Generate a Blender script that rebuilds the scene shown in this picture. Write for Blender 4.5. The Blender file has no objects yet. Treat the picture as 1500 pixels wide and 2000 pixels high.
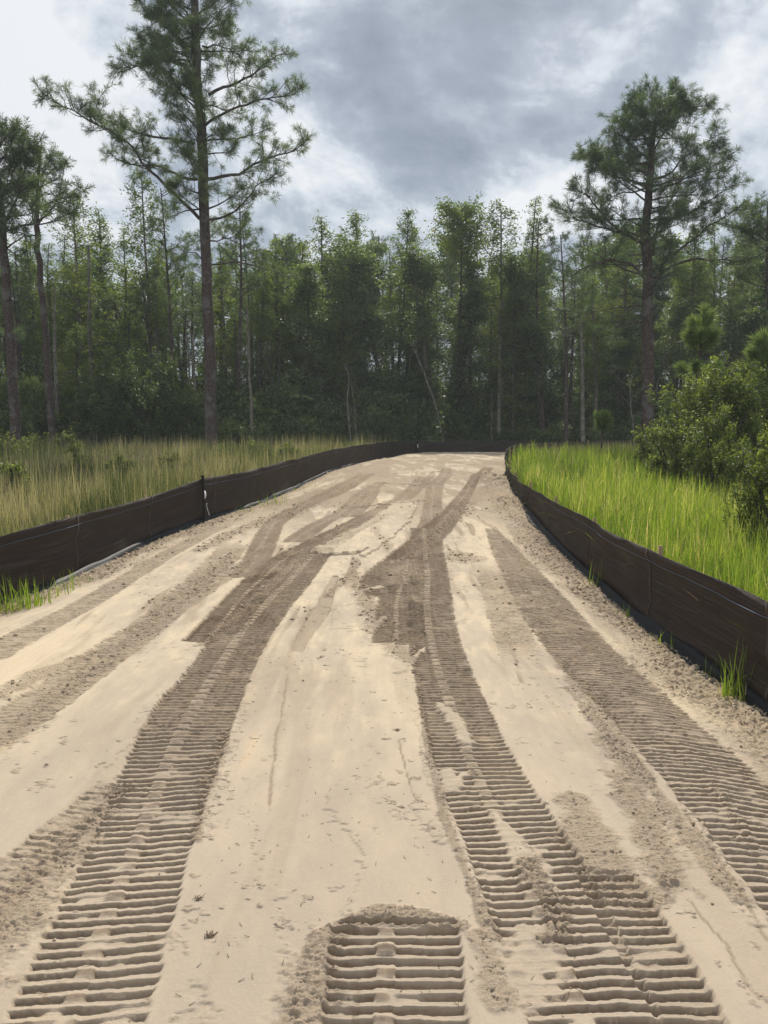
import bpy, math, random
import numpy as np
from mathutils import Vector

random.seed(7)
RNG = np.random.default_rng(11)
C = bpy.context.scene.collection
S = bpy.context.scene

# ------------------------------------------------------------------ camera, sky, sun, exposure
PITCH = math.radians(5.71)
EYE = 1.7
FPX = 1500.0
cam = bpy.data.cameras.new("camera")
cam.sensor_fit = 'VERTICAL'
cam.sensor_height = 36.0
cam.lens = 27.0
cam.clip_start = 0.05
cam.clip_end = 5000
camo = bpy.data.objects.new("camera", cam)
camo.location = (0, 0, EYE)
camo.rotation_euler = (math.radians(90) - PITCH, 0, 0)
C.objects.link(camo)
S.camera = camo

SUN_EL = math.radians(46)
SUN_AZ = math.radians(8)           # clockwise from +Y (straight ahead)
sun = bpy.data.lights.new("sun", 'SUN')
sun.energy = 4.6
sun.angle = math.radians(1.2)
sun.color = (1.0, 0.93, 0.82)
suno = bpy.data.objects.new("sun", sun)
sd = Vector((math.sin(SUN_AZ) * math.cos(SUN_EL), math.cos(SUN_AZ) * math.cos(SUN_EL), math.sin(SUN_EL)))
suno.rotation_euler = sd.to_track_quat('Z', 'Y').to_euler()
suno.location = (0, 0, 30)
C.objects.link(suno)

S.view_settings.view_transform = 'Standard'
S.view_settings.look = 'None'
S.view_settings.exposure = 0.08
S.view_settings.gamma = 1.0
S.cycles.max_bounces = 12
S.cycles.diffuse_bounces = 8
S.cycles.transmission_bounces = 8
S.cycles.sample_clamp_indirect = 4.0
S.cycles.transparent_max_bounces = 8
S.cycles.use_denoising = True


class NT:
    """small node helper"""
    def __init__(self, tree):
        self.t = tree
        self.t.nodes.clear()

    def n(self, typ, **kw):
        nd = self.t.nodes.new(typ)
        for k, v in kw.items():
            setattr(nd, k, v)
        return nd

    def link(self, a, b):
        self.t.links.new(a, b)

    def val(self, sock, v):
        if isinstance(v, bpy.types.NodeSocket):
            self.link(v, sock)
        else:
            sock.default_value = v

    def math(self, op, a, b=0.0, c=None, clamp=False):
        m = self.n('ShaderNodeMath', operation=op)
        m.use_clamp = clamp
        self.val(m.inputs[0], a)
        self.val(m.inputs[1], b)
        if c is not None:
            self.val(m.inputs[2], c)
        return m.outputs[0]

    def vmath(self, op, a, b=None):
        m = self.n('ShaderNodeVectorMath', operation=op)
        self.val(m.inputs[0], a)
        if b is not None:
            self.val(m.inputs[1], b)
        return m.outputs['Value'] if op in ('DOT_PRODUCT', 'LENGTH') else m.outputs[0]

    def noise(self, vec, scale, detail=4.0, rough=0.5, dist=0.0):
        m = self.n('ShaderNodeTexNoise')
        if vec is not None:
            self.link(vec, m.inputs['Vector'])
        m.inputs['Scale'].default_value = scale
        m.inputs['Detail'].default_value = detail
        m.inputs['Roughness'].default_value = rough
        m.inputs['Distortion'].default_value = dist
        return m.outputs[0]

    def ramp(self, fac, stops, interp='LINEAR'):
        m = self.n('ShaderNodeValToRGB')
        m.color_ramp.interpolation = interp
        el = m.color_ramp.elements
        while len(el) < len(stops):
            el.new(0.5)
        for e, (p, c) in zip(el, stops):
            e.position = p
            e.color = (*c, 1) if len(c) == 3 else c
        self.val(m.inputs[0], fac)
        return m.outputs[0]

    def mix(self, fac, a, b, typ='MIX'):
        m = self.n('ShaderNodeMix', data_type='RGBA', blend_type=typ)
        self.val(m.inputs[0], fac)
        for s, v in ((m.inputs[6], a), (m.inputs[7], b)):
            if isinstance(v, bpy.types.NodeSocket):
                self.link(v, s)
            else:
                s.default_value = (*v, 1)
        return m.outputs[2]

    def smooth(self, v, lo, hi):
        m = self.n('ShaderNodeMapRange', interpolation_type='SMOOTHSTEP')
        self.val(m.inputs[0], v)
        m.inputs[1].default_value = lo
        m.inputs[2].default_value = hi
        return m.outputs[0]


def dir_px(px, py):
    u = (px - 750) / FPX
    v = (py - 1000) / FPX
    cp, sp = math.cos(PITCH), math.sin(PITCH)
    return Vector((u, cp - v * sp, -sp - v * cp))


# world: broken cloud over a Nishita sky
world = bpy.data.worlds.new("World")
S.world = world
world.use_nodes = True
w = NT(world.node_tree)
out = w.n('ShaderNodeOutputWorld')
bg = w.n('ShaderNodeBackground')
bg.inputs['Strength'].default_value = 0.1
sky = w.n('ShaderNodeTexSky')
sky.sky_type = 'NISHITA'
sky.sun_disc = False
sky.sun_elevation = SUN_EL
sky.sun_rotation = SUN_AZ
sky.air_density = 1.0
sky.dust_density = 2.0
tc = w.n('ShaderNodeTexCoord')
d0 = w.vmath('NORMALIZE', tc.outputs['Generated'])
sx = w.n('ShaderNodeSeparateXYZ')
w.link(d0, sx.inputs[0])
den = w.math('ADD', w.math('MAXIMUM', sx.outputs[2], 0.0), 0.42)
cb = w.n('ShaderNodeCombineXYZ')
w.link(w.math('DIVIDE', sx.outputs[0], den), cb.inputs[0])
w.link(w.math('DIVIDE', sx.outputs[1], den), cb.inputs[1])
cb.inputs[2].default_value = 3.7
pv = cb.outputs[0]
warp = w.n('ShaderNodeTexNoise')
w.link(pv, warp.inputs['Vector'])
warp.inputs['Scale'].default_value = 1.4
warp.inputs['Detail'].default_value = 3
pw = w.vmath('ADD', pv, w.vmath('SCALE', warp.outputs[1]))
pw.node.inputs[1].links[0].from_node.inputs['Scale'].default_value = 0.22
n1 = w.noise(pw, 1.9, 6, 0.5, 0.0)
n2 = w.noise(pw, 5.6, 7, 0.58, 0.0)
n3 = w.noise(pw, 13.0, 6, 0.62, 0.0)
acc = w.math('ADD', w.math('ADD', w.math('MULTIPLY', n1, 1.05), w.math('MULTIPLY', n2, 0.85)), w.math('SUBTRACT', w.math('MULTIPLY', n3, 0.36), 0.65))


def blob(px, py, sharp, amt):
    """a brighter / darker stretch of the cloud deck in one compass direction"""
    global acc
    d = dir_px(px, py).normalized() if px is not None else Vector((0, -1, .45)).normalized()
    dt = w.vmath('DOT_PRODUCT', d0, tuple(d))
    g = w.math('EXPONENT', w.math('MULTIPLY', w.math('SUBTRACT', dt, 1.0), sharp))
    acc = w.math('ADD', acc, w.math('MULTIPLY', g, amt))


for b in [
        (60, 60, 32, .12), (190, 330, 60, .07), (1480, 140, 30, .17), (1420, 20, 40, .05), (640, 290, 110, .09),
        (560, 400, 160, .10), (1040, 370, 160, .13), (760, 360, 260, .08), (900, 60, 14, -.07), (1000, 220, 40, -.08),
        (650, 110, 40, -.05), (800, 400, 160, -.09), (200, 215, 160, -.05), (1250, 90, 60, -.05)]:
    blob(*b)
blob(None, None, 1.9, .34)       # unseen bright cloud behind the viewer, added to fill the forest faces
cl = w.ramp(acc, [(0.26, (0.225, 0.28, 0.375)), (0.40, (0.32, 0.38, 0.485)), (0.51, (0.46, 0.53, 0.63)),
                  (0.585, (0.70, 0.77, 0.85)), (0.70, (0.98, 1.0, 1.03))], 'LINEAR')
clb = w.n('ShaderNodeVectorMath', operation='SCALE')
w.link(cl, clb.inputs[0])
clb.inputs['Scale'].default_value = 8.9
mixc = w.mix(0.9, sky.outputs[0], clb.outputs[0])
w.link(mixc, bg.inputs['Color'])
w.link(bg.outputs[0], out.inputs[0])

# ------------------------------------------------------------------ generic mesh helpers


def link_mesh(name, verts, faces, mat, parent=None, smooth=False, attrs=None):
    """faces: list of (M,k) integer arrays. attrs: dict name -> per-vertex float array"""
    me = bpy.data.meshes.new(name)
    verts = np.asarray(verts, dtype=np.float32).reshape(-1, 3)
    faces = [np.asarray(f, dtype=np.int32) for f in faces if len(f)]
    me.vertices.add(len(verts))
    me.vertices.foreach_set('co', verts.ravel())
    nl = sum(f.size for f in faces)
    me.loops.add(nl)
    me.loops.foreach_set('vertex_index', np.concatenate([f.ravel() for f in faces]))
    npoly = sum(len(f) for f in faces)
    me.polygons.add(npoly)
    st, base = [], 0
    for f in faces:
        st.append(base + np.arange(len(f)) * f.shape[1])
        base += f.size
    me.polygons.foreach_set('loop_start', np.concatenate(st).astype(np.int32))
    me.update(calc_edges=True)
    if attrs:
        for k, a in attrs.items():
            at = me.attributes.new(k, 'FLOAT', 'POINT')
            at.data.foreach_set('value', np.asarray(a, dtype=np.float32))
    if smooth:
        me.polygons.foreach_set('use_smooth', np.ones(npoly, dtype=bool))
    me.materials.append(mat)
    o = bpy.data.objects.new(name, me)
    C.objects.link(o)
    if parent:
        o.parent = parent
    return o


def empty(name, loc, label=None, cat=None, group=None, rz=0.0):
    o = bpy.data.objects.new(name, None)
    o.empty_display_size = 0.2
    o.location = loc
    o.rotation_euler = (0, 0, rz)
    C.objects.link(o)
    tag(o, label, cat, group)
    return o


def tag(o, label=None, cat=None, group=None, kind=None):
    if label: o['label'] = label
    if cat: o['category'] = cat
    if group: o['group'] = group
    if kind: o['kind'] = kind
    return o


_T = RNG.random((256, 256))


def vn(x, y, seed=0):
    x = np.asarray(x, dtype=np.float64) + seed * 17.31
    y = np.asarray(y, dtype=np.float64) + seed * 9.77
    xi = np.floor(x).astype(np.int64)
    yi = np.floor(y).astype(np.int64)
    fx = x - xi
    fy = y - yi
    fx = fx * fx * (3 - 2 * fx)
    fy = fy * fy * (3 - 2 * fy)
    a = _T[xi & 255, yi & 255]
    b = _T[(xi + 1) & 255, yi & 255]
    c = _T[xi & 255, (yi + 1) & 255]
    d = _T[(xi + 1) & 255, (yi + 1) & 255]
    return (a + (b - a) * fx) * (1 - fy) + (c + (d - c) * fx) * fy


def fbm(x, y, seed=0, octv=3, gain=.5):
    s, a, t = 0, 1.0, 0
    for i in range(octv):
        s = s + a * vn(x * 2 ** i, y * 2 ** i, seed + i * 3)
        t += a
        a *= gain
    return s / t


def sstep(a, b, x):
    t = np.clip((x - a) / (b - a), 0, 1)
    return t * t * (3 - 2 * t)


class Tubes:
    def __init__(self):
        self.v, self.f, self.n = [], [], 0

    def add(self, pts, rad, sides=6, squash=None):
        pts = [Vector(p) for p in pts]
        up0 = Vector((0.13, 0.97, 0.2))
        rings = []
        for i, p in enumerate(pts):
            a = pts[max(0, i - 1)]
            b = pts[min(len(pts) - 1, i + 1)]
            t = (b - a)
            if t.length < 1e-9: t = Vector((0, 0, 1))
            t.normalize()
            s = t.cross(up0)
            if s.length < 1e-3: s = t.cross(Vector((1, 0, 0)))
            s.normalize()
            q = s.cross(t)
            r = rad[i]
            rings.append([p + (s * math.cos(k * 2 * math.pi / sides) + q * math.sin(k * 2 * math.pi / sides)) * r for k in range(sides)])
        b0 = self.n
        for r in rings: self.v.extend([tuple(x) for x in r])
        self.n += sides * len(rings)
        for i in range(len(rings) - 1):
            for k in range(sides):
                k2 = (k + 1) % sides
                self.f.append((b0 + i * sides + k, b0 + i * sides + k2, b0 + (i + 1) * sides + k2, b0 + (i + 1) * sides + k))

    def build(self, name, mat, parent=None, smooth=True):
        return link_mesh(name, self.v, [np.array(self.f)], mat, parent, smooth)


def boxes(name, lst, mat, parent=None):
    """lst of (cx,cy,cz,sx,sy,sz,rotz)"""
    v, f = [], []
    for (cx, cy, cz, sx_, sy_, sz_, rz) in lst:
        b = len(v)
        c, s = math.cos(rz), math.sin(rz)
        for dz in (-.5, .5):
            for dx, dy in ((-.5, -.5), (.5, -.5), (.5, .5), (-.5, .5)):
                x, y = dx * sx_, dy * sy_
                v.append((cx + x * c - y * s, cy + x * s + y * c, cz + dz * sz_))
        for q in ((0, 3, 2, 1), (4, 5, 6, 7), (0, 1, 5, 4), (1, 2, 6, 5), (2, 3, 7, 6), (3, 0, 4, 7)):
            f.append([b + i for i in q])
    return link_mesh(name, v, [np.array(f)], mat, parent)


# ------------------------------------------------------------------ materials

def new_mat(name):
    m = bpy.data.materials.new(name)
    m.use_nodes = True
    return m, NT(m.node_tree)


def principled(t, col, rough=0.9, spec=0.2, normal=None):
    o = t.n('ShaderNodeOutputMaterial')
    p = t.n('ShaderNodeBsdfPrincipled')
    t.val(p.inputs['Base Color'], col if isinstance(col, bpy.types.NodeSocket) else (*col, 1))
    t.val(p.inputs['Roughness'], rough)
    p.inputs['Specular IOR Level'].default_value = spec
    if normal is not None:
        t.link(normal, p.inputs['Normal'])
    t.link(p.outputs[0], o.inputs[0])
    return p, o


def bump(t, h, strength, dist):
    b = t.n('ShaderNodeBump')
    b.inputs['Strength'].default_value = strength
    b.inputs['Distance'].default_value = dist
    t.link(h, b.inputs['Height'])
    return b.outputs[0]


def attr(t, name):
    a = t.n('ShaderNodeAttribute', attribute_name=name)
    return a.outputs['Fac']


def mat_sand():
    m, t = new_mat("sand")
    g = t.n('ShaderNodeNewGeometry')
    pos = g.outputs['Position']
    wet_shade = attr(t, 'wet_shade')
    crumb = attr(t, 'crumb')
    mp = t.n('ShaderNodeMapping')
    mp.inputs['Scale'].default_value = (1.0, 0.35, 1.0)
    t.link(pos, mp.inputs[0])
    big = t.noise(mp.outputs[0], 0.9, 5, 0.6)
    mid = t.noise(mp.outputs[0], 6.0, 6, 0.65)
    fine = t.noise(pos, 90.0, 4, 0.6)
    grain = t.noise(pos, 700.0, 2, 0.6)
    col = t.ramp(big, [(0.32, (0.405, 0.338, 0.262)), (0.5, (0.485, 0.404, 0.304)), (0.66, (0.60, 0.495, 0.350))])
    col = t.mix(t.smooth(mid, 0.46, 0.68), col, (0.58, 0.475, 0.335))
    col = t.mix(t.math('MULTIPLY', t.smooth(mid, 0.5, 0.3), 0.5), col, (0.38, 0.31, 0.235))
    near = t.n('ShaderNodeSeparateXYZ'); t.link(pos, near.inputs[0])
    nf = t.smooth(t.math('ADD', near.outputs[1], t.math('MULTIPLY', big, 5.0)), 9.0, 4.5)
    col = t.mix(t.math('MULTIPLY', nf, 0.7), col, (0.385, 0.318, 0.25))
    # damp sand of the pressed tracks, plus shade painted into the lug grooves
    wn = t.math('MULTIPLY', wet_shade, t.math('ADD', 0.55, t.math('MULTIPLY', mid, 0.9)), clamp=True)
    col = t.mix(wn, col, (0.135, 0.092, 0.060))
    cr = t.math('MULTIPLY', crumb, 0.46, clamp=True)
    col = t.mix(cr, col, (0.33, 0.25, 0.175))
    sp = t.ramp(fine, [(0.3, (0.80, 0.79, 0.78)), (0.62, (1.06, 1.06, 1.05))])
    col = t.mix(t.math('ADD', 0.22, t.math('MULTIPLY', crumb, 0.5)), col, t.mix(1.0, col, sp, 'MULTIPLY'))
    gr = t.ramp(grain, [(0.3, (0.82, 0.82, 0.82)), (0.7, (1.12, 1.12, 1.12))])
    col = t.mix(0.25, col, t.mix(1.0, col, gr, 'MULTIPLY'))
    # rust-coloured and dark damp stains, here and there
    st1 = t.noise(mp.outputs[0], 2.3, 5, 0.7, 0.6)
    col = t.mix(t.math('MULTIPLY', t.smooth(st1, 0.60, 0.74), 0.38), col, (0.56, 0.38, 0.22))
    col = t.mix(t.math('MULTIPLY', t.smooth(st1, 0.38, 0.26), 0.30), col, (0.33, 0.27, 0.21))
    # streaks left by the blade, along the road
    mp2 = t.n('ShaderNodeMapping')
    mp2.inputs['Scale'].default_value = (30.0, 0.7, 1.0)
    t.link(pos, mp2.inputs[0])
    strk = t.noise(mp2.outputs[0], 1.0, 4, 0.6)
    col = t.mix(t.math('MULTIPLY', t.smooth(strk, 0.45, 0.75), 0.3), col, (0.42, 0.34, 0.25))
    h1 = t.math('MULTIPLY', t.math('ADD', t.math('MULTIPLY', fine, 0.5), t.math('MULTIPLY', grain, 0.18)), t.math('ADD', 0.7, crumb))
    h1 = t.math('ADD', h1, t.math('MULTIPLY', strk, 0.35))
    h1 = t.math('ADD', h1, t.math('MULTIPLY', t.noise(pos, 28.0, 5, 0.7), t.math('ADD', 0.5, t.math('MULTIPLY', crumb, 4.0))))
    nrm = bump(t, h1, 0.75, 0.006)
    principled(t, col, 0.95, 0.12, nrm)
    return m


def mat_soil():
    m, t = new_mat("field_soil")
    g = t.n('ShaderNodeNewGeometry')
    a = t.noise(g.outputs['Position'], 1.4, 6, 0.6)
    col = t.ramp(a, [(0.3, (0.045, 0.05, 0.022)), (0.5, (0.09, 0.085, 0.04)), (0.7, (0.15, 0.125, 0.065))])
    principled(t, col, 1.0, 0.05, bump(t, t.noise(g.outputs['Position'], 12, 5, .7), 0.8, 0.08))
    return m


def mat_foliage(name, stops, trans=0.3, rough=0.55, spec=0.25, vary=0.25, sat=None):
    """stops over per-leaf 'tint' 0..1"""
    m, t = new_mat(name)
    o = t.n('ShaderNodeOutputMaterial')
    tint = attr(t, 'tint')
    oi = t.n('ShaderNodeObjectInfo')
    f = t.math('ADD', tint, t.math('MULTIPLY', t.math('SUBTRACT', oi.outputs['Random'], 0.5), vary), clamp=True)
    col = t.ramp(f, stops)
    p = t.n('ShaderNodeBsdfPrincipled')
    t.link(col, p.inputs['Base Color'])
    p.inputs['Roughness'].default_value = rough
    p.inputs['Specular IOR Level'].default_value = spec
    tr = t.n('ShaderNodeBsdfTranslucent')
    tc_ = t.mix(1.0, col, (1.25, 1.35, 0.55), 'MULTIPLY')
    t.link(tc_, tr.inputs[0])
    mx = t.n('ShaderNodeMixShader')
    mx.inputs[0].default_value = trans
    t.link(p.outputs[0], mx.inputs[1])
    t.link(tr.outputs[0], mx.inputs[2])
    t.link(mx.outputs[0], o.inputs[0])
    return m


def mat_bark(name, c1, c2, scale=8.0, b=0.03, lich=None):
    m, t = new_mat(name)
    tco = t.n('ShaderNodeTexCoord')
    mp = t.n('ShaderNodeMapping')
    mp.inputs['Scale'].default_value = (1, 1, 0.28)
    t.link(tco.outputs['Object'], mp.inputs[0])
    v = t.n('ShaderNodeTexVoronoi', feature='DISTANCE_TO_EDGE')
    v.inputs['Scale'].default_value = scale
    t.link(mp.outputs[0], v.inputs['Vector'])
    n = t.noise(mp.outputs[0], scale * 1.7, 5, 0.65)
    e = t.smooth(v.outputs[0], 0.0, 0.16)
    f = t.math('MULTIPLY', e, t.math('ADD', 0.35, n), clamp=True)
    col = t.mix(f, c1, c2)
    if lich:
        ln = t.noise(tco.outputs['Object'], 2.3, 4, 0.6)
        col = t.mix(t.math('MULTIPLY', t.smooth(ln, 0.5, 0.62), 0.7), col, lich)
    h = t.math('ADD', e, t.math('MULTIPLY', n, 0.5))
    principled(t, col, 0.95, 0.1, bump(t, h, 0.9, b))
    return m


def mat_fabric():
    m, t = new_mat("woven_fabric")
    tco = t.n('ShaderNodeTexCoord')
    g = t.n('ShaderNodeNewGeometry')
    sz = t.n('ShaderNodeAttribute', attribute_name='hgt')
    al = t.n('ShaderNodeAttribute', attribute_name='run')
    cbn = t.n('ShaderNodeCombineXYZ')
    t.link(t.math('MULTIPLY', al.outputs['Fac'], 0.8), cbn.inputs[0])
    t.link(t.math('MULTIPLY', sz.outputs['Fac'], 60.0), cbn.inputs[1])
    wv = t.noise(cbn.outputs[0], 1.0, 4, 0.6)
    cb2 = t.n('ShaderNodeCombineXYZ')
    t.link(t.math('MULTIPLY', al.outputs['Fac'], 1.3), cb2.inputs[0])
    t.link(t.math('MULTIPLY', sz.outputs['Fac'], 9.0), cb2.inputs[1])
    wr = t.noise(cb2.outputs[0], 1.0, 4, 0.55, 0.4)
    dirt = t.noise(g.outputs['Position'], 2.2, 5, 0.6)
    col = t.ramp(wv, [(0.32, (0.027, 0.0195, 0.017)), (0.55, (0.055, 0.040, 0.034)), (0.78, (0.115, 0.088, 0.075))])
    lowz = t.smooth(sz.outputs['Fac'], 0.35, 0.0)
    col = t.mix(t.math('MULTIPLY', lowz, t.math('MULTIPLY', dirt, 0.5)), col, (0.12, 0.085, 0.06))
    o = t.n('ShaderNodeOutputMaterial')
    p = t.n('ShaderNodeBsdfPrincipled')
    t.link(col, p.inputs['Base Color'])
    p.inputs['Roughness'].default_value = 0.62
    p.inputs['Specular IOR Level'].default_value = 0.28
    hh = t.math('ADD', t.math('MULTIPLY', wr, 3.0), t.math('MULTIPLY', wv, 0.25))
    t.link(bump(t, hh, 0.8, 0.014), p.inputs['Normal'])
    tr = t.n('ShaderNodeBsdfTranslucent')
    tr.inputs[0].default_value = (0.15, 0.108, 0.082, 1)
    mx = t.n('ShaderNodeMixShader')
    mx.inputs[0].default_value = 0.30
    t.link(p.outputs[0], mx.inputs[1])
    t.link(tr.outputs[0], mx.inputs[2])
    t.link(mx.outputs[0], o.inputs[0])
    return m


def mat_plain(name, c, rough=0.7, spec=0.3, nscale=20, amt=0.25):
    m, t = new_mat(name)
    g = t.n('ShaderNodeTexCoord')
    n = t.noise(g.outputs['Object'], nscale, 4, .6)
    col = t.mix(t.math('MULTIPLY', n, amt * 2), c, tuple(x * 0.55 for x in c))
    principled(t, col, rough, spec, bump(t, n, 0.3, 0.01))
    return m


M_SAND = mat_sand()
M_SOIL = mat_soil()
M_FABRIC = mat_fabric()
M_BLUE = mat_plain("blue_thread", (0.16, 0.24, 0.36), .5)
M_WOOD = mat_plain("stake_wood", (0.34, 0.24, 0.15), .85, .1, 30, .4)
M_DRY = mat_plain("dry_stem", (0.17, 0.125, 0.085), .9, .1)
M_WHITE = mat_plain("white_plastic", (0.75, 0.75, 0.74), .5)
M_BLACK = mat_plain("black_wrap", (0.012, 0.011, 0.012), .5)
M_SEAM = mat_plain("seam_fabric", (0.075, 0.058, 0.049), .7, .2)
M_FLAP = mat_plain("black_film", (0.014, 0.014, 0.017), .55, .22, 8, .3)
M_GRASS_R = mat_foliage("green_grass", [(0.0, (0.07384, 0.1137, 0.02746)), (0.35, (0.1476, 0.2209, 0.03775)), (0.72, (0.2732, 0.3481, 0.06006)),
                                        (0.88, (0.4135, 0.415, 0.1288)), (1.0, (0.6498, 0.4953, 0.3432))], 0.5, 0.5, 0.3, 0)
M_GRASS_L = mat_foliage("meadow_grass", [(0.0, (0.0612, 0.0776, 0.03584)), (0.3, (0.1275, 0.1455, 0.0672)), (0.55, (0.2091, 0.1988, 0.112)), (0.8, (0.3162, 0.2667, 0.1848)), (1.0, (0.459, 0.388, 0.3136))], 0.42, 0.6, 0.2, 0)
M_NEEDLE = mat_foliage("pine_needles", [(0.0, (0.05175, 0.084, 0.05376)), (0.45, (0.09775, 0.1434, 0.08736)), (0.8, (0.1667, 0.2128, 0.1176)), (1.0, (0.253, 0.2912, 0.1568))], 0.42, 0.5, 0.3)
M_NEEDLE_Y = mat_foliage("young_needles", [(0.0, (0.075, 0.115, 0.045)), (0.5, (0.14, 0.20, 0.075)), (1.0, (0.30, 0.36, 0.18))], 0.42, 0.45, 0.35)
M_CYP = mat_foliage("feathery_leaves", [(0.0, (0.0728, 0.1061, 0.035)), (0.5, (0.1344, 0.1822, 0.055)), (0.85, (0.2128, 0.2596, 0.075)), (1.0, (0.3136, 0.271, 0.11))], 0.5, 0.6, 0.2)
M_BROAD = mat_foliage("broad_leaves", [(0.0, (0.05292, 0.0793, 0.0385)), (0.5, (0.1235, 0.1718, 0.0825)), (0.85, (0.2234, 0.2841, 0.1485)), (1.0, (0.3881, 0.4361, 0.253))], 0.45, 0.5, 0.25)
M_UNDER = mat_foliage("understory_leaves", [(0.0, (0.0405, 0.0644, 0.0252)), (0.5, (0.1013, 0.1471, 0.05292)), (0.85, (0.2025, 0.252, 0.0945)), (1.0, (0.3375, 0.364, 0.1638))], 0.42, 0.48, 0.4)
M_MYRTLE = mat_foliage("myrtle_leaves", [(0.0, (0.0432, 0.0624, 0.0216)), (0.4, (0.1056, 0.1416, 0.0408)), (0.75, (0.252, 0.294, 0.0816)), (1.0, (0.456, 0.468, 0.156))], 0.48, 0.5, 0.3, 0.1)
M_BARK_P = mat_bark("pine_bark", (0.045, 0.033, 0.030), (0.135, 0.10, 0.092), 20, 0.02, (0.17, 0.165, 0.155))
M_BARK_D = mat_bark("dark_bark", (0.028, 0.023, 0.02), (0.10, 0.085, 0.075), 12, 0.02, (0.13, 0.13, 0.12))
M_BARK_G = mat_bark("grey_bark", (0.07, 0.06, 0.05), (0.20, 0.18, 0.155), 14, 0.012, (0.27, 0.26, 0.225))
M_BARK_PALE = mat_bark("pale_bark", (0.08, 0.072, 0.06), (0.22, 0.205, 0.175), 14, 0.012, (0.29, 0.28, 0.24))

# ------------------------------------------------------------------ lay of the land
Y_R = [-30, 4, 6, 9, 14, 20, 28, 36, 40, 44, 60, 400]
Z_R = [0, 0, .02, .06, .24, .50, .74, .87, .82, .64, .62, .6]
Y_L = [-30, 5, 8.6, 9.5, 12, 14, 16, 19, 26, 31, 37, 44, 400]
Z_L = [-.27, -.24, -.2, -.12, -.01, .12, .16, .24, .5, .57, .61, .61, .6]
Y_F = [-30, 5, 8.5, 12.2, 15, 17.5, 20, 22, 26, 44, 400]
Z_F = [-.2, -.14, -.15, .06, .32, .47, .54, .57, .6, .61, .6]
Y_O = [-30, 5, 9, 12, 17, 22, 30, 44, 400]
Z_O = [-.25, -.2, -.16, -.05, .2, .48, .58, .6, .6]
LEFT = [(-4.9, -6), (-4.78, 2), (-4.62, 6), (-4.32, 8.6), (-3.98, 9.3), (-3.75, 12.1), (-3.33, 14), (-2.9, 16), (-2.53, 19), (-1.73, 26), (-1.0, 31), (.25, 37), (1.76, 42), (4.4, 44), (9.1, 47), (12.4, 49), (18, 51.5)]
LEFT_TOP = [.5, .5, .52, .58, .67, .72, .91, .95, 1.04, 1.23, 1.31, 1.40, 1.36, 1.36, 1.38, 1.4, 1.42]
RIGHT = [(2.5, -6), (2.5, 2), (2.55, 5.1), (2.6, 8.5), (2.64, 12.2), (2.71, 15), (2.87, 17.5), (3.14, 20), (3.46, 22), (4.35, 26), (5.8, 30), (8.4, 36), (12.5, 41), (17, 44)]
RIGHT_TOP = [.6, .6, .6, .6, .69, .76, .9, 1.08, 1.29, 1.36, 1.37, 1.4, 1.42, 1.42]
_yl = np.array([p[1] for p in LEFT[:13]]); _xl = np.array([p[0] for p in LEFT[:13]])
_yr = np.array([p[1] for p in RIGHT]); _xr = np.array([p[0] for p in RIGHT])


def FL(y): return np.interp(y, _yl, _xl)
def FR(y): return np.interp(y, _yr, _xr)


def smi(y, Y, Z):
    return (np.interp(y - .7, Y, Z) + np.interp(y, Y, Z) + np.interp(y + .7, Y, Z)) / 3


def base(x, y):
    x = np.asarray(x, float); y = np.asarray(y, float)
    zr, zl, zf, zo = smi(y, Y_R, Z_R), smi(y, Y_L, Z_L), smi(y, Y_F, Z_F), smi(y, Y_O, Z_O)
    el = x - FL(y); er = FR(y) - x
    a = sstep(0.0, 1.5, el); b = sstep(0.0, 1.1, er)
    z = zl + (zr - zl) * a
    z = zf + (z - zf) * b
    o = sstep(0, 1.0, -er)
    z = z * (1 - o) + zo * o
    return z


def ground_pt(px, py):
    d = dir_px(px, py)
    lo, hi = .5, 60.0
    for _ in range(40):
        m = (lo + hi) / 2
        p = (d.x * m, d.y * m, EYE + d.z * m)
        if p[2] > float(base(p[0], p[1])): lo = m
        else: hi = m
    return d.x * lo, d.y * lo


def first_hit(px, py):
    """first crossing of the ground along a sight line (crest aware)"""
    d = dir_px(px, py)
    m = 1.0
    while m < 80:
        if EYE + d.z * m < float(base(d.x * m, d.y * m)): break
        m *= 1.01
    return d.x * m, d.y * m


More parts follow.
